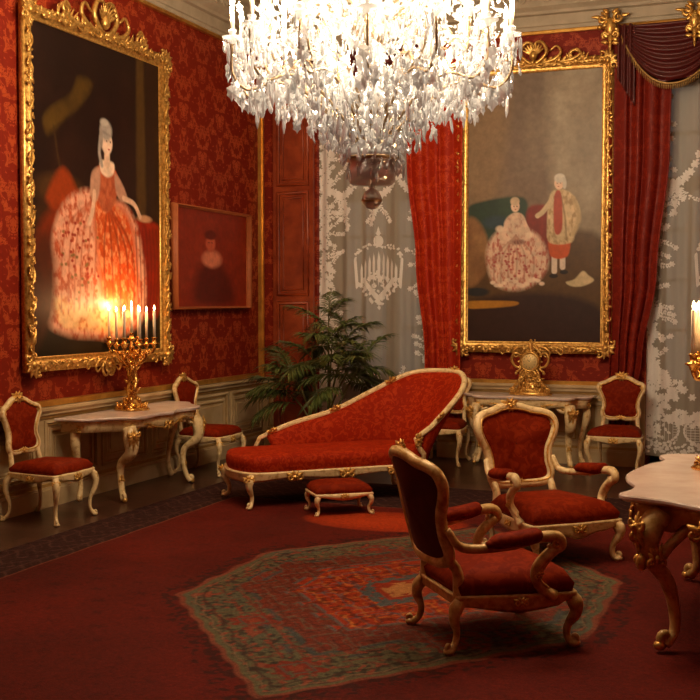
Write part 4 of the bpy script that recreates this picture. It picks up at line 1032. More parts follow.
for k in range(14):
    a = 2*PI*k/14; mb.leafblade((.105*cos(a), .03, .36+.105*sin(a)), (cos(a), 0, sin(a)), (0, 1, 0), .035, .014, .3, .5, 5, 3)
for sg in SGN:
    mb.tube([V(sg*.10, .02, .43), V(sg*.17, .03, .45), V(sg*.20, .03, .38), V(sg*.16, .03, .31), V(sg*.10, .03, .29), V(sg*.13, .03, .26), V(sg*.15, .03, .25)], [.012, .017, .015, .013, .013, .012, .014], 7, 4)
    mb.blob((sg*.15, .03, .235), .017, 7, 5)
cs = mb.build('case', M['gold'], ck)
mb = MB(); disc(mb, (0, .36), .084, .04, .062); mb.build('dial', M['clockface'], cs)
mb = MB()
for k in range(12):
    a = 2*PI*k/12; u = V(cos(a), 0, sin(a)); p = V(0, .0635, .36)+u*.062; mb.tube([p-u*.006, p+u*.006], .0022, 4, raw=True)
mb.tube([V(0, .065, .36), V(.022, .065, .385)], .0025, 4, raw=True); mb.tube([V(0, .066, .36), V(-.014, .066, .41)], .002, 4, raw=True)
mb.build('clock_hands', M['ink'], cs)
mb = MB()                                            # small seated figure finial
mb.tube([V(-.01, 0, .46), V(.0, .0, .50), V(.006, 0, .545), V(.0, 0, .565)], [.030, .024, .022, .009], 8, 4)
mb.blob((.0, .0, .585), .017, 8, 6)
mb.tube([V(.02, 0, .54), V(.045, .01, .52), V(.06, .02, .49)], [.010, .008, .006], 6, 4); mb.tube([V(-.016, 0, .54), V(-.04, .0, .56), V(-.045, .0, .60)], [.010, .008, .006], 6, 4)
mb.tube([V(.0, .01, .465), V(.03, .03, .47), V(.05, .03, .44)], [.014, .012, .008], 6, 4); mb.tube([V(-.01, .01, .465), V(-.04, .03, .465), V(-.06, .03, .435)], [.014, .012, .008], 6, 4)
mb.build('finial', M['gold'], ck)

# ------------------------------------------------------------------ chandelier
CX, CY = -2.50, 6.76
ch = empty('chandelier', (CX, CY, ZC), 0, 'huge crystal chandelier with lit candle bulbs hanging at the top centre', 'chandelier')
zo = -ZC
mb = MB()
mb.lathe([(.0, 2.345), (.035, 2.355), (.062, 2.39), (.064, 2.42), (.045, 2.46), (.016, 2.48), (.03, 2.50), (.13, 2.505), (.15, 2.53), (.155, 2.60), (.14, 2.64), (.175, 2.66), (.18, 2.70), (.12, 2.76), (.05, 2.80), (.045, 2.9), (.09, 2.96), (.12, 3.06), (.07, 3.14), (.04, 3.2), (.05, 3.4), (.11, 3.5), (.06, 3.6), (.035, 3.8), (.06, 3.9), (.10, 4.0), (.05, 4.1), (.03, 4.4), (.08, 4.5), (.03, 4.6), (.0, 4.62)], n=24)
co = mb.build('crystal_column', M['crystal'], ch); co.location.z = zo
mb = MB(); mb.lathe([(0, 2.5), (.012, 2.5), (.012, 5.24), (.06, 5.27), (.08, 5.35), (0, 5.35)], n=10)
mb.lathe([(.170, 2.655), (.183, 2.665), (.183, 2.675), (.170, 2.68)], n=24); mb.lathe([(.05, 2.375), (.067, 2.40), (.067, 2.412), (.0, 2.415)], n=24)
co = mb.build('rod', M['brass_dark'], ch); co.location.z = zo
# arm types
def arm_mesh(P, name):
    a = MB(); a.tube(P, [.011, .010, .010, .009, .009], 7, 5); e = Vector(P[-1])
    a.tube([P[2], Vector(P[2])+V(.03, 0, .12), Vector(P[2])+V(.12, 0, .16), Vector(P[2])+V(.17, 0, .09), Vector(P[2])+V(.12, 0, .05)], [.008, .008, .007, .006, .005], 6, 4)
    return a
tiers = [  # n, radius, cup z, phase, path
    (14, .885, 3.36, .10, [(.06, 2.72), (.20, 2.88), (.43, 3.08), (.62, 3.13), (.79, 3.08), (.885, 3.18), (.885, 3.36)]),
    (12, .70, 3.47, .30, [(.08, 2.95), (.25, 3.18), (.42, 3.26), (.58, 3.18), (.68, 3.26), (.70, 3.47)]),
    (10, .48, 3.80, .05, [(.06, 3.40), (.18, 3.58), (.32, 3.62), (.43, 3.60), (.48, 3.68), (.48, 3.80)]),
    (6, .28, 4.20, .20, [(.05, 3.9), (.12, 4.02), (.22, 4.05), (.28, 4.12), (.28, 4.20)])]
def pendant_mesh(kind):
    m_ = MB(); m_.smooth = False
    if kind == 0:                                    # pear drop
        m_.lathe([(.001, 0), (.004, -.012), (.007, -.03), (.015, -.055), (.017, -.07), (.010, -.088), (.001, -.098)], n=6)
        m_.blob((0, 0, .006), .007, 6, 4)
    elif kind == 1:                                  # long spear prism
        m_.lathe([(.001, 0), (.010, -.014), (.012, -.05), (.011, -.10), (.001, -.135)], n=5); m_.blob((0, 0, .008), .008, 6, 4)
    else:                                            # flat vine leaf
        o = [(0, 0), (.018, -.012), (.034, -.02), (.026, -.045), (.030, -.066), (.012, -.078), (0, -.10), (-.012, -.078), (-.030, -.066), (-.026, -.045), (-.034, -.02), (-.018, -.012)]
        n = len(o); vs = [V(x, 0, z) for x, z in o]+[V(0, .009, -.045), V(0, -.009, -.045)]
        m_.add(vs, [[i, (i+1) % n, n] for i in range(n)]+[[(i+1) % n, i, n+1] for i in range(n)]); m_.blob((0, 0, .008), .007, 6, 4)
    return m_
PMB = [pendant_mesh(k) for k in range(3)]
cupmb = MB(); cupmb.smooth = True
cupmb.lathe([(.0, -.03), (.016, -.025), (.022, -.005), (.060, .004), (.064, .012), (.022, .012), (.018, .03), (.027, .045), (.025, .055), (0, .056)], n=14)
cndl = MB(); cndl.lathe([(0, .05), (.014, .05), (.014, .20), (0, .202)], n=8)
blb = MB(); blb.lathe([(0, .200), (.012, .205), (.017, .23), (.012, .26), (.002, .285)], n=8)
drops = MB(); drops.smooth = False
def add_xf(dst, src, loc, rz, sc, tilt=0, zs=1.0):
    Mx = Matrix.Translation(loc) @ Matrix.Rotation(rz, 4, 'Z') @ Matrix.Rotation(tilt, 4, 'X') @ Matrix.Diagonal((sc, sc, sc*zs, 1))
    dst.add([Mx @ Vector(v) for v in src.v], src.f)
rg = random.Random(21)
rg = random.Random(5); armo = {}; cupo = cno = blo = None; big = []
for ti, (n, rad, cz, ph, path) in enumerate(tiers):
    P = [V(x, 0, z) for x, z in path]
    for k in range(n):
        a = ph+2*PI*k/n; Rm = Matrix.Rotation(a, 3, 'Z')
        if ti not in armo: o = armo[ti] = arm_mesh(P, 'arm').build('arm', M['brass_dark'], ch)
        else: o = inst(armo[ti], ch, (0, 0, 0))
        o.location = (0, 0, zo); o.rotation_euler.z = a
        p = Rm @ V(rad, 0, cz)
        cp = (p.x, p.y, p.z+zo+.03)
        if cupo is None:
            cupo = cupmb.build('drip_pan', M['crystal'], ch); cupo.location = cp
            cno = cndl.build('candle', M['wax'], ch); cno.location = cp; blo = blb.build('bulb', M['bulb'], cno)
        else:
            inst(cupo, ch, cp); c = inst(cno, ch, cp); inst(blo, c, (0, 0, 0))
        for q in range(7):                           # prisms round the pan
            b = q*2*PI/7+rg.uniform(-.2, .2); pp = p+V(.056*cos(b), .056*sin(b), .02)
            if ti == 0 and q % 3 == 0: big.append((pp, rg.choice((0, 1)), rg.uniform(.9, 1.15)))
            else: add_xf(drops, PMB[rg.choice((0, 1))], pp, rg.uniform(0, 6), rg.uniform(.5, .8), rg.uniform(-.2, .2))
        # leaves and drops hanging off the arm, ornamental rosettes
        Q = smooth_path(P, 6)
        for j in range(3, len(Q), 2 if ti < 2 else 3):
            w = Rm @ Q[j]
            for rep in range(2):
                ww = w+V(rg.uniform(-.05, .05), rg.uniform(-.05, .05), rg.uniform(-.03, .0))
                if ti == 0 and rep == 0 and len(big) < 96 and j > 9 and (w.y < .35): big.append((ww, rg.choice((0, 2, 2, 1)), rg.uniform(.95, 1.35)))
                else: add_xf(drops, PMB[rg.choice((0, 2, 2, 1))], ww, rg.uniform(0, 6), rg.uniform(.6, 1.15), rg.uniform(-.3, .3))
        # strand from the pan to the next one
        a2 = a+2*PI/n; e0 = p; e1 = Matrix.Rotation(a2, 3, 'Z') @ V(rad, 0, cz)
        for j in range(1, 9):
            t = j/9; w = e0.lerp(e1, t); w.z -= .16*(1-(2*t-1)**2)*(1 if ti < 2 else .6)
            drops.blob(w, .012, 5, 3)
            if j in (3, 6): add_xf(drops, PMB[0], w, rg.uniform(0, 6), .8)
        # strand inward and up to the column
        e1 = V(cos(a)*.06, sin(a)*.06, cz+.42)
        for j in range(1, 13):
            t = j/13; w = p.lerp(e1, t); w.z -= .22*(1-(2*t-1)**2); drops.blob(w, .011, 5, 3)
            if j % 3 == 0: add_xf(drops, PMB[rg.choice((0, 2))], w, rg.uniform(0, 6), .85)
# basket of drops under the centre
for rr_, z, n in ((.22, 2.76, 24), (.30, 2.82, 28), (.38, 2.89, 30), (.48, 2.97, 34), (.58, 3.03, 36), (.70, 3.08, 34), (.80, 3.12, 30), (.2, 2.95, 30), (.36, 3.0, 34), (.52, 3.08, 40), (.66, 3.14, 40), (.19, 2.68, 22), (.165, 2.62, 20), (.25, 2.84, 20), (.36, 2.94, 24), (.48, 3.02, 26), (.60, 3.06, 28), (.30, 3.05, 18), (.48, 3.2, 24), (.3, 3.45, 18), (.2, 3.9, 12), (.1, 3.1, 10)):
    for k in range(n):
        a = 2*PI*k/n+rg.uniform(-.1, .1); r_ = rr_*rg.uniform(.93, 1.08)
        add_xf(drops, PMB[rg.choice((0, 1, 2))], (r_*cos(a), r_*sin(a), z+rg.uniform(-.05, .05)), rg.uniform(0, 6), rg.uniform(.55, 1.0), rg.uniform(-.35, .35))
for k in range(850):                                  # glass rosettes and leaves filling the body
    a = rg.uniform(0, 2*PI); r_ = .15+.72*rg.random()**.7; z = 2.86+rg.random()*1.5*(1.05-r_*.75)
    z += .32*r_
    add_xf(drops, PMB[rg.choice((0, 2, 2))], (r_*cos(a), r_*sin(a), z), rg.uniform(0, 6), rg.uniform(.45, .95), rg.uniform(-1.6, 1.6))
o = drops.build('crystal_strands', M['crystal'], ch); o.location.z = zo; o['kind'] = 'stuff'
pend = {}
for p, kd, sc in big[:96]:
    if kd not in pend: q = pend[kd] = PMB[kd].build('crystal_pendant', M['crystal'], ch); q.location = (p.x, p.y, p.z+zo); q.rotation_euler.z = rg.uniform(0, 6)
    else: q = inst(pend[kd], ch, (p.x, p.y, p.z+zo), rg.uniform(0, 6))
    q.scale = (sc, sc, sc)

# ------------------------------------------------------------------ curtains
def fold_surface(nx, ny, fn): pass
def drape(name, label, cat, xl, xr, zt, zb, y, folds, mat, amp=.045, seed=0, parent=None, group=None):
    """xl(z01), xr(z01): edges as functions of t (0 top, 1 bottom)"""
    rg = random.Random(seed); nx, ny = folds*10+1, 40; mb = MB(); rows_f = []; rows_b = []
    ph = [rg.uniform(-.5, .5) for _ in range(folds+2)]; am = [rg.uniform(.55, 1.2) for _ in range(folds+2)]
    for j in range(ny+1):
        t = j/ny; a, b = xl(t), xr(t); z = zt+(zb-zt)*t; row = []; rb = []
        sq = min(1, (b-a)/max(.01, (xr(0)-xl(0))))
        for i in range(nx):
            s_ = i/(nx-1); k = int(s_*folds); w = s_*folds-k
            A = am[k]*(1-w)+am[min(k+1, folds)]*w
            yy = y-.09*0-amp*A*(1.25-.35*sq)*(.5+.5*cos(2*PI*(s_+.035*sin(s_*9+seed))*folds+.25*sin(t*3)))*(.35+.65*min(1, t*4+.3))
            xx = a+(b-a)*s_+.014*sin(2*PI*s_*folds*1.0+1.2)
            row.append(V(xx, yy, z)); rb.append(V(xx, yy+.012, z))
        rows_f.append(row); rows_b.append(rb)
    mb.ring_loft([f+b[::-1] for f, b in zip(rows_f, rows_b)])
    o = mb.build(name, mat, parent)
    if not parent: tag(o, label, cat, group)
    return o
def lerp_f(pts):
    def f(t):
        for (a, x), (b, x2) in zip(pts, pts[1:]):
            if t <= b:
                k = (t-a)/(b-a); k = k*k*(3-2*k); return x+(x2-x)*k
        return pts[-1][1]
    return f
drape('red_curtain', 'bright red damask curtain hanging between the left window and the tall painting', 'curtain',
      lerp_f([(0, -4.22), (.3, -4.08), (.55, -3.97), (.8, -3.86), (1, -3.84)]), lerp_f([(0, -3.42), (1, -3.44)]), 4.60, .30, YB-.07, 4, M['drape'], amp=.07, seed=1, group='red window curtains')
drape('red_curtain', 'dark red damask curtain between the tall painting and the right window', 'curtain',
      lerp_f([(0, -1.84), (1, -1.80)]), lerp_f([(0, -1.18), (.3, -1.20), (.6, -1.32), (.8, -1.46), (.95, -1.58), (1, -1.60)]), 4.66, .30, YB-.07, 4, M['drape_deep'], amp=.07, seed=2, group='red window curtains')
def swag(x0, x1, zt, sag, y, label, seed=0):
    rg = random.Random(seed); root = empty('swag_valance', ((x0+x1)/2, y, zt), 0, label, 'valance', 'draped swag valances')
    hw = (x1-x0)/2; mb = MB(); ny, nx = 60, 28; F = []; B = []
    for j in range(ny+1):
        t = j/ny; row = []; rb = []
        for i in range(nx+1):
            s_ = i/nx*2-1
            z = -sag*t*(1-abs(s_)**2.2)-.10*t*(abs(s_)**2.2)
            yy = -.10-.12*t*(1-s_*s_)-.028*sin(t*2*PI*7+.8*s_)*(.4+.6*(1-abs(s_)))
            row.append(V(s_*hw, yy, z)); rb.append(V(s_*hw, yy+.012, z))
        F.append(row); B.append(rb)
    mb.ring_loft([f+b[::-1] for f, b in zip(F, B)]); mb.build('swag', M['drape_dark'], root)
    g = MB()
    for i in range(0, 61):
        s_ = i/60*2-1; z = -sag*(1-abs(s_)**2.2)-.10*(abs(s_)**2.2); yy = -.10-.12*(1-s_*s_)
        g.tube([V(s_*hw, yy, z+.01), V(s_*hw, yy, z-.06)], [.006, .004], 5, raw=True)
    g.tube([V(s_*hw, -.105-.12*(1-s_*s_), -sag*(1-abs(s_)**2.2)-.10*(abs(s_)**2.2)) for s_ in [i/30*2-1 for i in range(31)]], .010, 6, raw=True)
    g.build('fringe', M['panel_gold'], root)
    for sg in SGN:                                   # tails
        tl = MB(); F = []; B = []
        for j in range(21):
            t = j/20; row = []; rb = []
            for i in range(19):
                s_ = i/18; z = -t*(.55+.30*s_); xx = sg*(hw+.03-.18*s_*(1)); yy = -.13-.03*sin(s_*2*PI*3)
                row.append(V(xx, yy, z)); rb.append(V(xx, yy+.012, z))
            F.append(row); B.append(rb)
        tl.ring_loft([f+b[::-1] for f, b in zip(F, B)]); tl.build('tail', M['drape_dark'], root)
    return root
swag(-1.70, -.62, 4.66, .66, YB-.03, 'plum red swag valance across the top left of the right window', 1)
swag(-.62, .46, 4.66, .66, YB-.03, 'plum red swag valance across the top right of the right window', 3)
swag(-5.25, -3.70, 4.66, .62, YB-.03, 'plum red swag valance over the left window, behind the chandelier', 2)
# gilded pelmet ornaments
def cartouche(loc, label):
    root = empty('gilded_ornament', loc, R(180), label, 'ornament', 'gilded pelmet ornaments')
    g = MB(); Y = V(0, 1, 0); rg = random.Random(2)
    g.blob((0, .04, -.02), (.06, .05, .10), 10, 8)
    for sg in SGN:
        X = V(sg, 0, 0)
        g.scroll((sg*.085, .05, .07), X, (0, 0, 1), .06, .015, 1.1, .018, 1.4, 7)
        g.scroll((sg*.05, .05, -.10), X, (0, 0, 1), .04, .010, 1.1, .014, -1.4, 7)
        for q in range(7): g.leafblade((sg*.02, .05, .12-.05*q), X*rg.uniform(.5, 1)+V(0, 0, rg.uniform(-.8, .8)), Y, .075, .026, .1, .6, 6, 4)
        g.leafblade((sg*.10, .04, .09), X+V(0, 0, .1), Y, .10, .022, .1, .6, 6, 4)
    for q in range(3): g.leafblade((0, .05, -.08-.05*q), (0, 0, -1), Y, .12, .03-.006*q, .2, .5, 6, 4)
    g.build('carving', M['gold'], root)
    return root
cartouche((-1.80, YB-.14, 4.66), 'gilded ornament under the cornice above the dark red curtain')
cartouche((-.95, YB-.14, 4.66), 'gilded ornament under the cornice at the top right corner of the view')
mb = MB(); mb.tube([V(-1.9, YB-.12, 4.66), V(.55, YB-.12, 4.66)], .018, 8, raw=True); mb.blob((.56, YB-.12, 4.66), .03); mb.blob((-1.92, YB-.12, 4.66), .03)
tag(mb.build('curtain_rod', M['gold_dull']), 'gilt curtain rod running along the cornice above the right window', 'curtain rod')

# lace curtains
def lace(x0, x1, zt, zb, y, label, seed, mirror=1):
    rg = random.Random(seed)
    cx = (x0+x1)/2; hw = (x1-x0)/2
    def S3(s_, z, off=0):                            # s: metres from centre
        return V(cx+s_, y+.018*sin(s_*23+.6*sin(z*1.3))+.008*sin(s_*51)-off, z)
    mb = MB(); F = []; B = []; nx, ny = 110, 40
    for j in range(ny+1):
        z = zt+(zb-zt)*j/ny
        F.append([S3(-hw+2*hw*i/nx, z) for i in range(nx+1)]); B.append([S3(-hw+2*hw*i/nx, z)+V(0, .002, 0) for i in range(nx+1)])
    mb.ring_loft([f for f in F], closed_ring=False, caps=False)
    root = mb.build('lace_curtain', M['sheer']); tag(root, label, 'curtain', 'lace curtains')
    L = MB(); L.smooth = False
    def poly(pts): L.add([S3(a, b, .006) for a, b in pts], [list(range(len(pts)))])
    def leaf(a, b, ang, l, w):
        u, v = cos(ang), sin(ang)
        poly([(a+u*l*t-v*w*k, b+v*l*t+u*w*k) for t, k in ((0, .1), (.3, 1), (.7, .8), (1, 0), (.7, -.8), (.3, -1))])
    def flower(a, b, r):
        for q in range(6): leaf(a, b, q*PI/3+rg.uniform(-.1, .1), r, r*.30)
    def sprig(a, b, ang, l, dens=1.0):
        n = int(l/.022); x, z = a, b; an = ang
        for k in range(n):
            an += rg.uniform(-.25, .25); x += .022*cos(an); z += .022*sin(an)
            if abs(x) > hw-.01: break
            for sg in SGN:
                if rg.random() < .9*dens: leaf(x, z, an+sg*rg.uniform(.6, 1.3), rg.uniform(.025, .05)*(1.15-k/n*.5), .010)
        flower(x, z, .035)
    # trailing side borders
    for sg in SGN:
        z = zb+.25; xx = sg*(hw-.07)
        while z < zt-.2:
            flower(xx+rg.uniform(-.04, .04), z, rg.uniform(.035, .065))
            for q in range(3): leaf(xx+rg.uniform(-.06, .06), z+rg.uniform(-.05, .05), rg.uniform(0, 6), .05, .014)
            if rg.random() < .28:
                sprig(xx, z, PI/2-sg*-1*rg.uniform(.5, 1.3) if False else (PI if sg > 0 else 0)+rg.uniform(-.9, .9), rg.uniform(.12, .30))
            if z < 2.0:
                for q in range(5): leaf(xx-sg*rg.uniform(-.04, .22*(2.2-z)/1.7), z+rg.uniform(-.05, .05), rg.uniform(0, 6), .05, .015)
                for q in range(3): flower(xx-sg*rg.uniform(-.04, .20*(2.2-z)/1.7), z+rg.uniform(-.05, .05), .042)
            z += rg.uniform(.035, .07)
        for zz in (1.1, 1.55, 2.05, 2.55, 3.0, 3.45):
            zc = zz+rg.uniform(-.1, .1)
            for q in range(4): sprig(sg*(hw-.08), zc+q*.07, (PI if sg > 0 else 0)+sg*rg.uniform(-1.1, 1.1), rg.uniform(.18, .38))
            for q in range(10): flower(sg*(hw-.06-rg.random()*.12), zc+rg.uniform(-.16, .16), rg.uniform(.03, .055))
    # festoon garlands near the top
    for c_ in (-.5, 0, .5):
        for t in range(34):
            f = t/33*2-1; leaf(c_*hw*1.2+f*.26, 3.02+.30*f*f, rg.uniform(0, 6), .05, .016)
            if t % 3 == 0: flower(c_*hw*1.2+f*.26, 3.0+.30*f*f, .05)
        for q in range(6): sprig(c_*hw*1.2+rg.uniform(-.05, .05), 2.98, -PI/2+rg.uniform(-.35, .35), rg.uniform(.15, .42))
    # chandelier-like motif
    mz = 2.10; mxs = [0] if mirror == 1 else [.32-hw+.95]
    for mx in mxs:
        flower(mx, mz+.46, .03); leaf(mx, mz+.42, PI/2, .12, .014)
        poly([(mx+.055*cos(t), mz+.37+.065*sin(t)) for t in [k*PI/6 for k in range(12)]])
        for k in range(-4, 5):
            x = mx+k*.055; zt_ = mz+.26-.018*abs(k)**1.5
            leaf(x, zt_, -PI/2, .42-.03*abs(k), .012); leaf(x+.012, zt_-.02, -PI/2, .30-.02*abs(k), .008)
            flower(x, zt_-.30+.01*abs(k), .034)
        for sg in SGN:
            for k in range(18):
                f = k/17; leaf(mx+sg*.27*math.sin(f*PI/2), mz+.32-.13*f*f, rg.uniform(0, 6), .04, .013)
                leaf(mx+sg*(.26-.26*f), mz-.10-.28*f, rg.uniform(0, 6), .055, .017); flower(mx+sg*(.24-.24*f)*.8, mz-.08-.22*f, .035)
                leaf(mx+sg*(.28-.02*f), mz+.18-.30*f, -PI/2+sg*.2, .07, .016)
        for k in range(40): leaf(mx+rg.gauss(0, .09), mz-.10+rg.gauss(0, .06), rg.uniform(0, 6), .045, .014)
    # deep lower border: scrolling band with lattice
    for k in range(int(2*hw/.035)):
        s_ = -hw+.02+k*.035
        for q in range(4): leaf(s_+rg.uniform(-.01, .01), zb+.02+rg.random()*.12, rg.uniform(0, 6), .045, .014)
        for q in range(3): flower(s_+rg.uniform(-.015, .015), zb+.50+.12*sin(s_*5)+rg.uniform(-.07, .09), rg.uniform(.03, .05))
    c_ = -hw+.06
    while c_ < hw-.3:                                # lattice cartouches
        w_ = .34
        for q in range(9):
            a0 = c_+w_*q/8
            poly([(a0, zb+.17), (a0+.005, zb+.17), (a0+.005, zb+.40), (a0, zb+.40)])
            zq = zb+.17+.23*q/8; poly([(c_, zq), (c_+w_, zq), (c_+w_, zq+.005), (c_, zq+.005)])
        for q in range(26):
            t = q/26*2*PI; leaf(c_+w_/2+(w_/2+.02)*cos(t), zb+.285+.145*sin(t), t+PI/2, .05, .014)
        c_ += .44
    for k in range(90):                              # rising bouquets over the border
        s_ = rg.uniform(-hw+.05, hw-.05)
        if abs(s_)/hw > .45 or rg.random() < .25: flower(s_, zb+.62+rg.random()*.35*abs(s_)/hw, .045)
    for k in range(14): sprig(rg.uniform(-hw+.1, hw-.1), zb+.60, PI/2+rg.uniform(-.6, .6), rg.uniform(.10, .32))
    lo = L.build('lace_motif', M['lace'], root)
    return root
lace(-5.24, -3.70, 4.3, .12, YB+.06, 'white lace curtain with an embroidered hanging motif in the left window, behind the palm', 5)
lace(-1.50, .22, 4.3, .12, YB+.04, 'white lace curtain in the right window at the right edge of the view', 6)

# ------------------------------------------------------------------ palm
pm = empty('potted_palm', (-4.72, 11.20, 0), 0, 'leafy dark green potted palm in the corner behind the daybed', 'potted palm')
mb = MB(); mb.lathe([(.0, 0), (.14, 0), (.15, .03), (.19, .36), (.215, .38), (.215, .42), (.19, .42), (.18, .38), (0, .38)], n=24); mb.build('pot', M['pot'], pm)
mb = MB(); mb.lathe([(.183, .375), (.1, .395), (.0, .40)], n=16); mb.build('soil', M['soil'], pm)
rg = random.Random(33)
def frond(b, az, L, rise, droop, dry=False):
    """pinnate frond: base point, heading, length, start elevation, droop"""
    mb = MB(); u = V(cos(az), sin(az), 0); side = V(-sin(az), cos(az), 0)
    P = [b+u*(L*q*cos(rise*(1-.3*q)))+V(0, 0, L*(q*sin(rise)-droop*q*q)) for q in [i/12 for i in range(13)]]
    mb.tube(P, [.006, .004, .0015], 5, raw=True); n = len(P)
    P2 = smooth_path(P, 2)
    for i in range(4, len(P2)):
        t = (P2[min(i+1, len(P2)-1)]-P2[i-1]).normalized(); f = (i-4)/(len(P2)-4)
        for sg in SGN:
            sd = (side*sg*(1-.45*f)+t*(.65+.5*f)+V(0, 0, rg.uniform(-.1, .35))).normalized()
            ll = .26*(1-.45*abs(f-.3))*rg.uniform(.75, 1.15); w = .013*rg.uniform(.8, 1.2)
            pts = [P2[i]+sd*(ll*q)+V(0, 0, -ll*.5*q*q) for q in (0, .3, .65, 1)]
            wv = sd.cross(V(0, 0, 1)).normalized(); nv = sd.cross(wv).normalized()
            vs = [pts[0], pts[1]+wv*w-nv*.004, pts[1]-wv*w-nv*.004, pts[2]+wv*w*.8, pts[2]-wv*w*.8, pts[3], pts[1]+nv*.004, pts[2]+nv*.003]
            mb.add(vs, [[0, 6, 1], [0, 2, 6], [1, 6, 7, 3], [6, 2, 4, 7], [3, 7, 5], [7, 4, 5], [0, 1, 2], [1, 3, 4, 2], [3, 5, 4]])
    mb.build('frond', M['leaf_dry'] if dry else M['leaf'], pm)
# canes: (base angle, top x, top y, top z)
canes = [(.3, .06, .05, 1.62), (1.6, .26, .10, 1.40), (2.9, -.14, .05, 1.28), (4.0, -.34, -.05, 1.0), (5.2, .40, -.12, 1.10), (3.5, -.46, .02, .80), (.9, .16, -.1, 1.3), (.2, .50, .0, 1.15)]
for ci, (a, tx, ty, tz) in enumerate(canes):
    mb = MB(); b0 = V(cos(a)*.07, sin(a)*.07, .38); tp = V(tx, ty, tz)
    mb.tube([b0, b0.lerp(tp, .5)+V(0, 0, .06), tp], [.013, .011, .007], 7, 6); mb.build('cane', M['stemm'], pm)
    n = 7 if ci < 2 else 6
    for k in range(n):
        f = k/(n-1); az = ci*1.1+k*2.4; q = b0.lerp(tp, .62+.38*f)
        if ci >= 3 and cos(az) > .3 and tx < 0: az = PI-az
        frond(q, az, rg.uniform(.42, .60)*(1-.15*f), .35+.85*f, .45-.25*f+rg.uniform(0, .12), dry=(ci == 2 and k == 5))

# ------------------------------------------------------------------ carpet
CX0, CX1, CY0, CY1 = -5.12, 1.3, 3.2, 10.1
nx, ny = 820, 880
X_, Y_ = np.meshgrid(np.linspace(CX0, CX1, nx), np.linspace(CY0, CY1, ny))
A = Art(nx, ny, 1, (86, 18, 8))
def nzm(sc, seed, o=3): return A.nz(sc, seed, o)
def band(v, w): return np.clip(1-np.abs(v)/w, 0, 1)
# field: red with faint dark mottles
A.put(np.clip((nzm(7, 4)-.45)*3, 0, 1)*.5, (108, 24, 10)); A.put(np.clip((nzm(9, 14)-.5)*3, 0, 1)*.55, (60, 11, 6))
cell = .30; uy = (Y_/(cell*.75)); ux = X_/cell+.5*(np.floor(uy) % 2); ux = ux % 1-.5; uy = uy % 1-.5
fl = np.clip((.17-np.hypot(ux, uy)+.07*np.sin(6*np.arctan2(uy, ux)))*14, 0, 1)
A.put(fl*.45*np.clip(nzm(6, 71)*1.6-.3, 0, 1), (44, 10, 10))
glow_d = np.hypot((X_+3.0)/.62, (Y_-8.36)/.36)+.25*(nzm(9, 41)-.5)  # distance field of the painted orange glow
mcx, mcy = -2.16, 6.42
def hexd(hx, hy, hs):
    """>0 inside; elongated hexagon, straight sides of half height hs"""
    dx = np.abs(X_-mcx); dy = np.abs(Y_-mcy)
    a_, b_ = (hy-hs), hx; L = math.hypot(a_, b_)
    return np.minimum(hx-dx, ((hx-dx)*a_+(hs-dy)*b_)/L)
def ins(d, o=0.): return np.clip((d-o)*70, 0, 1)
def vine(f, ph, w=.16): return np.clip(1-np.abs(np.sin(f*X_+1.9*np.sin(f*.62*Y_+ph)+ph)*np.cos(f*.45*Y_+1.4*np.sin(f*.5*X_)))/w, 0, 1)
hook = .022*np.sign(np.sin(X_*40+Y_*31))*np.sign(np.sin(Y_*40-X_*31))
d0 = hexd(1.19, 2.02, .62)+.02*np.sin(Y_*17)*np.sin(X_*17)
speck = nzm(230, 5, 1)
A.put(ins(d0+hook, -.15)*np.clip((speck-.42)*7, 0, 1)*.8, (48, 20, 16))
A.put(ins(d0, -.035), (120, 62, 44)); A.put(ins(d0), (92, 88, 62))
A.put(ins(d0)*np.clip((nzm(14, 7)-.4)*3, 0, 1)*.6, (72, 80, 70))
A.put(ins(d0, .03)*vine(30, .4)*.75, (112, 46, 32)); A.put(ins(d0, .03)*vine(44, 1.9, .2)*.65, (54, 48, 44))
A.put(ins(d0, .03)*np.clip((speck-.63)*12, 0, 1)*.7, (44, 34, 30)); A.put(ins(d0, .03)*np.clip((nzm(200, 55, 1)-.68)*12, 0, 1)*.8, (134, 60, 40))
A.put(band(d0-.10, .014)*.8, (60, 34, 28)); A.put(band(d0-.055, .008)*.7, (136, 100, 76))
for mx_, my_, r_ in ((-.88, 0, .20), (.88, 0, .20), (-.55, .95, .17), (.55, .95, .17), (-.55, -.95, .17), (.55, -.95, .17), (0, 1.6, .18), (0, -1.6, .18)):
    dd_ = np.abs(X_-mcx-mx_)+np.abs(Y_-mcy-my_); an_ = np.arctan2(Y_-mcy-my_, X_-mcx-mx_)
    A.put(np.clip((r_-dd_+.03*np.sin(8*an_))*60, 0, 1)*np.clip((speck-.25)*8, 0, 1), (118, 42, 26)); A.put(band(dd_-r_*.55, .016), (76, 80, 72)); A.put(np.clip((r_*.3-dd_)*60, 0, 1), (132, 56, 32))
stp = .05*np.sign(np.sin(X_*11)*np.sin(Y_*11))
d1 = hexd(.94, 1.46, .36)+stp
A.put(band(d1, .03), (64, 68, 68)); A.put(band(d1+.06, .014)*.8, (118, 48, 32))
m1 = ins(d1, .02)*np.clip((nzm(5, 44)-.30)*6, 0, 1)
A.put(m1*.85, (112, 38, 22)); A.put(m1*vine(36, 2.2, .18)*.85, (92, 84, 68)); A.put(m1*vine(52, .7, .2)*.6, (50, 26, 26))
d2 = hexd(.64, .98, .28)+.035*np.sign(np.sin(X_*17)*np.sin(Y_*17))
A.put(ins(d2), (150, 48, 16)); A.put(band(d2, .022), (88, 86, 84))
A.put(ins(d2, .04)*vine(34, .2, .22)*.85, (176, 104, 42)); A.put(ins(d2, .04)*vine(26, 2.6, .16)*.9, (80, 84, 92)); A.put(ins(d2, .04)*np.clip((speck-.62)*12, 0, 1)*.6, (70, 22, 14))
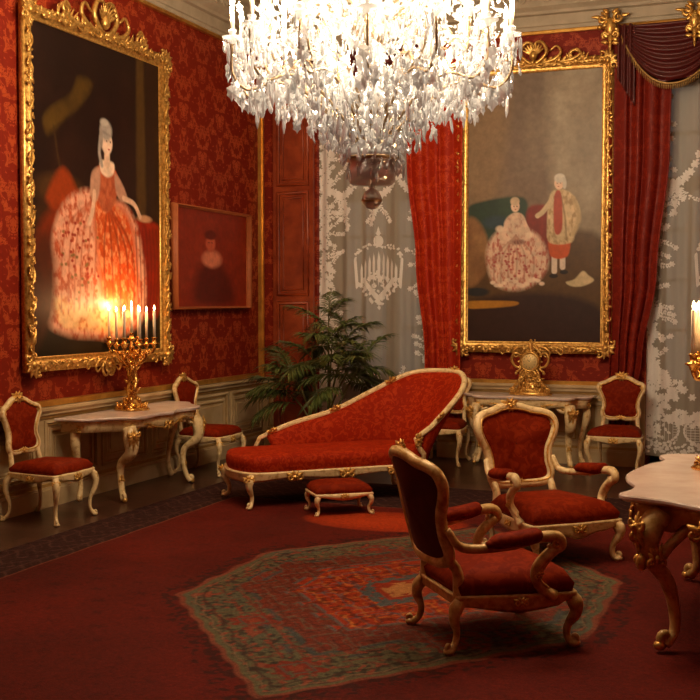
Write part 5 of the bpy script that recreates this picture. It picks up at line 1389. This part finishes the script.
d3 = hexd(.26, .42, .1)+.02*np.sign(np.sin(X_*30)*np.sin(Y_*30)); A.put(ins(d3), (78, 84, 84)); A.put(ins(d3, .06), (140, 46, 22)); A.put(ins(d3, .14), (176, 120, 70))
# border: lines and dark figured band at the left and far edges
eL = X_-(-4.62); eF = 8.95-Y_; eR = 1.0-X_; e = np.minimum(np.minimum(eL, eF), eR)
bm = np.clip(-e*80, 0, 1)
A.put(bm, (48, 20, 18)); A.put(bm*vine(38, .9, .2)*.75, (92, 62, 52)); A.put(bm*vine(58, 2.1, .2)*.6, (28, 14, 16))
A.put(band(e, .010), (128, 76, 52)); A.put(band(e+.10, .010)*.7, (96, 62, 50)); A.put(band(e+.38, .010)*.7, (96, 62, 50))
A.put(np.clip(1.3-glow_d, 0, 1)**.5*(e > 0)*(d0 < -.05)*.9*np.clip((1.12-glow_d)*8, 0, 1), (176, 58, 16))  # patch of reflected orange glow painted into the carpet colour
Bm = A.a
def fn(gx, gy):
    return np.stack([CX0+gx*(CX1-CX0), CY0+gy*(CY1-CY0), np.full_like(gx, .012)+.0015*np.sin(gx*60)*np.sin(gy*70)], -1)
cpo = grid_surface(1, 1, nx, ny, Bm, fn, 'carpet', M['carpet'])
tag(cpo, 'large red patterned carpet with a grey-green hexagonal medallion covering the floor', 'carpet')

# ------------------------------------------------------------------ light
def point(loc, e, c, r=.05):
    l = bpy.data.lights.new('candle_and_fill_light', 'POINT'); l.energy = e; l.color = c; l.shadow_soft_size = r
    o = bpy.data.objects.new('candle_and_fill_light', l); COL.objects.link(o); o.location = loc
WARM = (1, .76, .50)
for k in range(7):
    a = .1+2*PI*k/7; point((CX+.93*cos(a), CY+.93*sin(a), 3.62), 28, WARM, .05)
for k in range(5):
    a = .3+2*PI*k/5; point((CX+.60*cos(a), CY+.60*sin(a), 3.80), 24, WARM, .06)
for k in range(3): point((CX+.3*cos(k*2.1), CY+.3*sin(k*2.1), 4.4), 20, WARM, .06)
for k in range(5): point((CX+.50*cos(k*1.257+1), CY+.50*sin(k*1.257+1), 3.22), 10, WARM, .06)  # added fill lamps brightening the lower crystals, no bulbs sit here
for k in range(4):
    a = k*PI/2+.4; point((-5.68+.21*cos(a)*.9, 9.03+.21*sin(a), .76+.98), 2.6, (1, .55, .22), .03)
    point((-.40+.19*cos(a), 6.72+.19*sin(a), .78+.98), 2.6, (1, .55, .22), .03)
w = bpy.data.worlds.new('dusk'); S.world = w; w.use_nodes = True
bg = w.node_tree.nodes['Background']; bg.inputs[0].default_value = (.62, .58, .52, 1); bg.inputs[1].default_value = .30

# ------------------------------------------------------------------ camera
cam = bpy.data.cameras.new('camera'); cam.sensor_width = 36; cam.lens = 36*1122/700; cam.clip_start = .1
co = bpy.data.objects.new('camera', cam); COL.objects.link(co); co.location = (0, 0, 1.75)
co.rotation_euler = (R(90-2.4), 0, R(21.41)); S.camera = co
S.view_settings.view_transform = 'Standard'; S.view_settings.look = 'None'; S.view_settings.gamma = 1
S.view_settings.exposure = .78
S.cycles.use_denoising = True
S.cycles.sample_clamp_indirect = 4
S.cycles.max_bounces = 8; S.cycles.transparent_max_bounces = 16
S.cycles.caustics_reflective = False; S.cycles.caustics_refractive = False
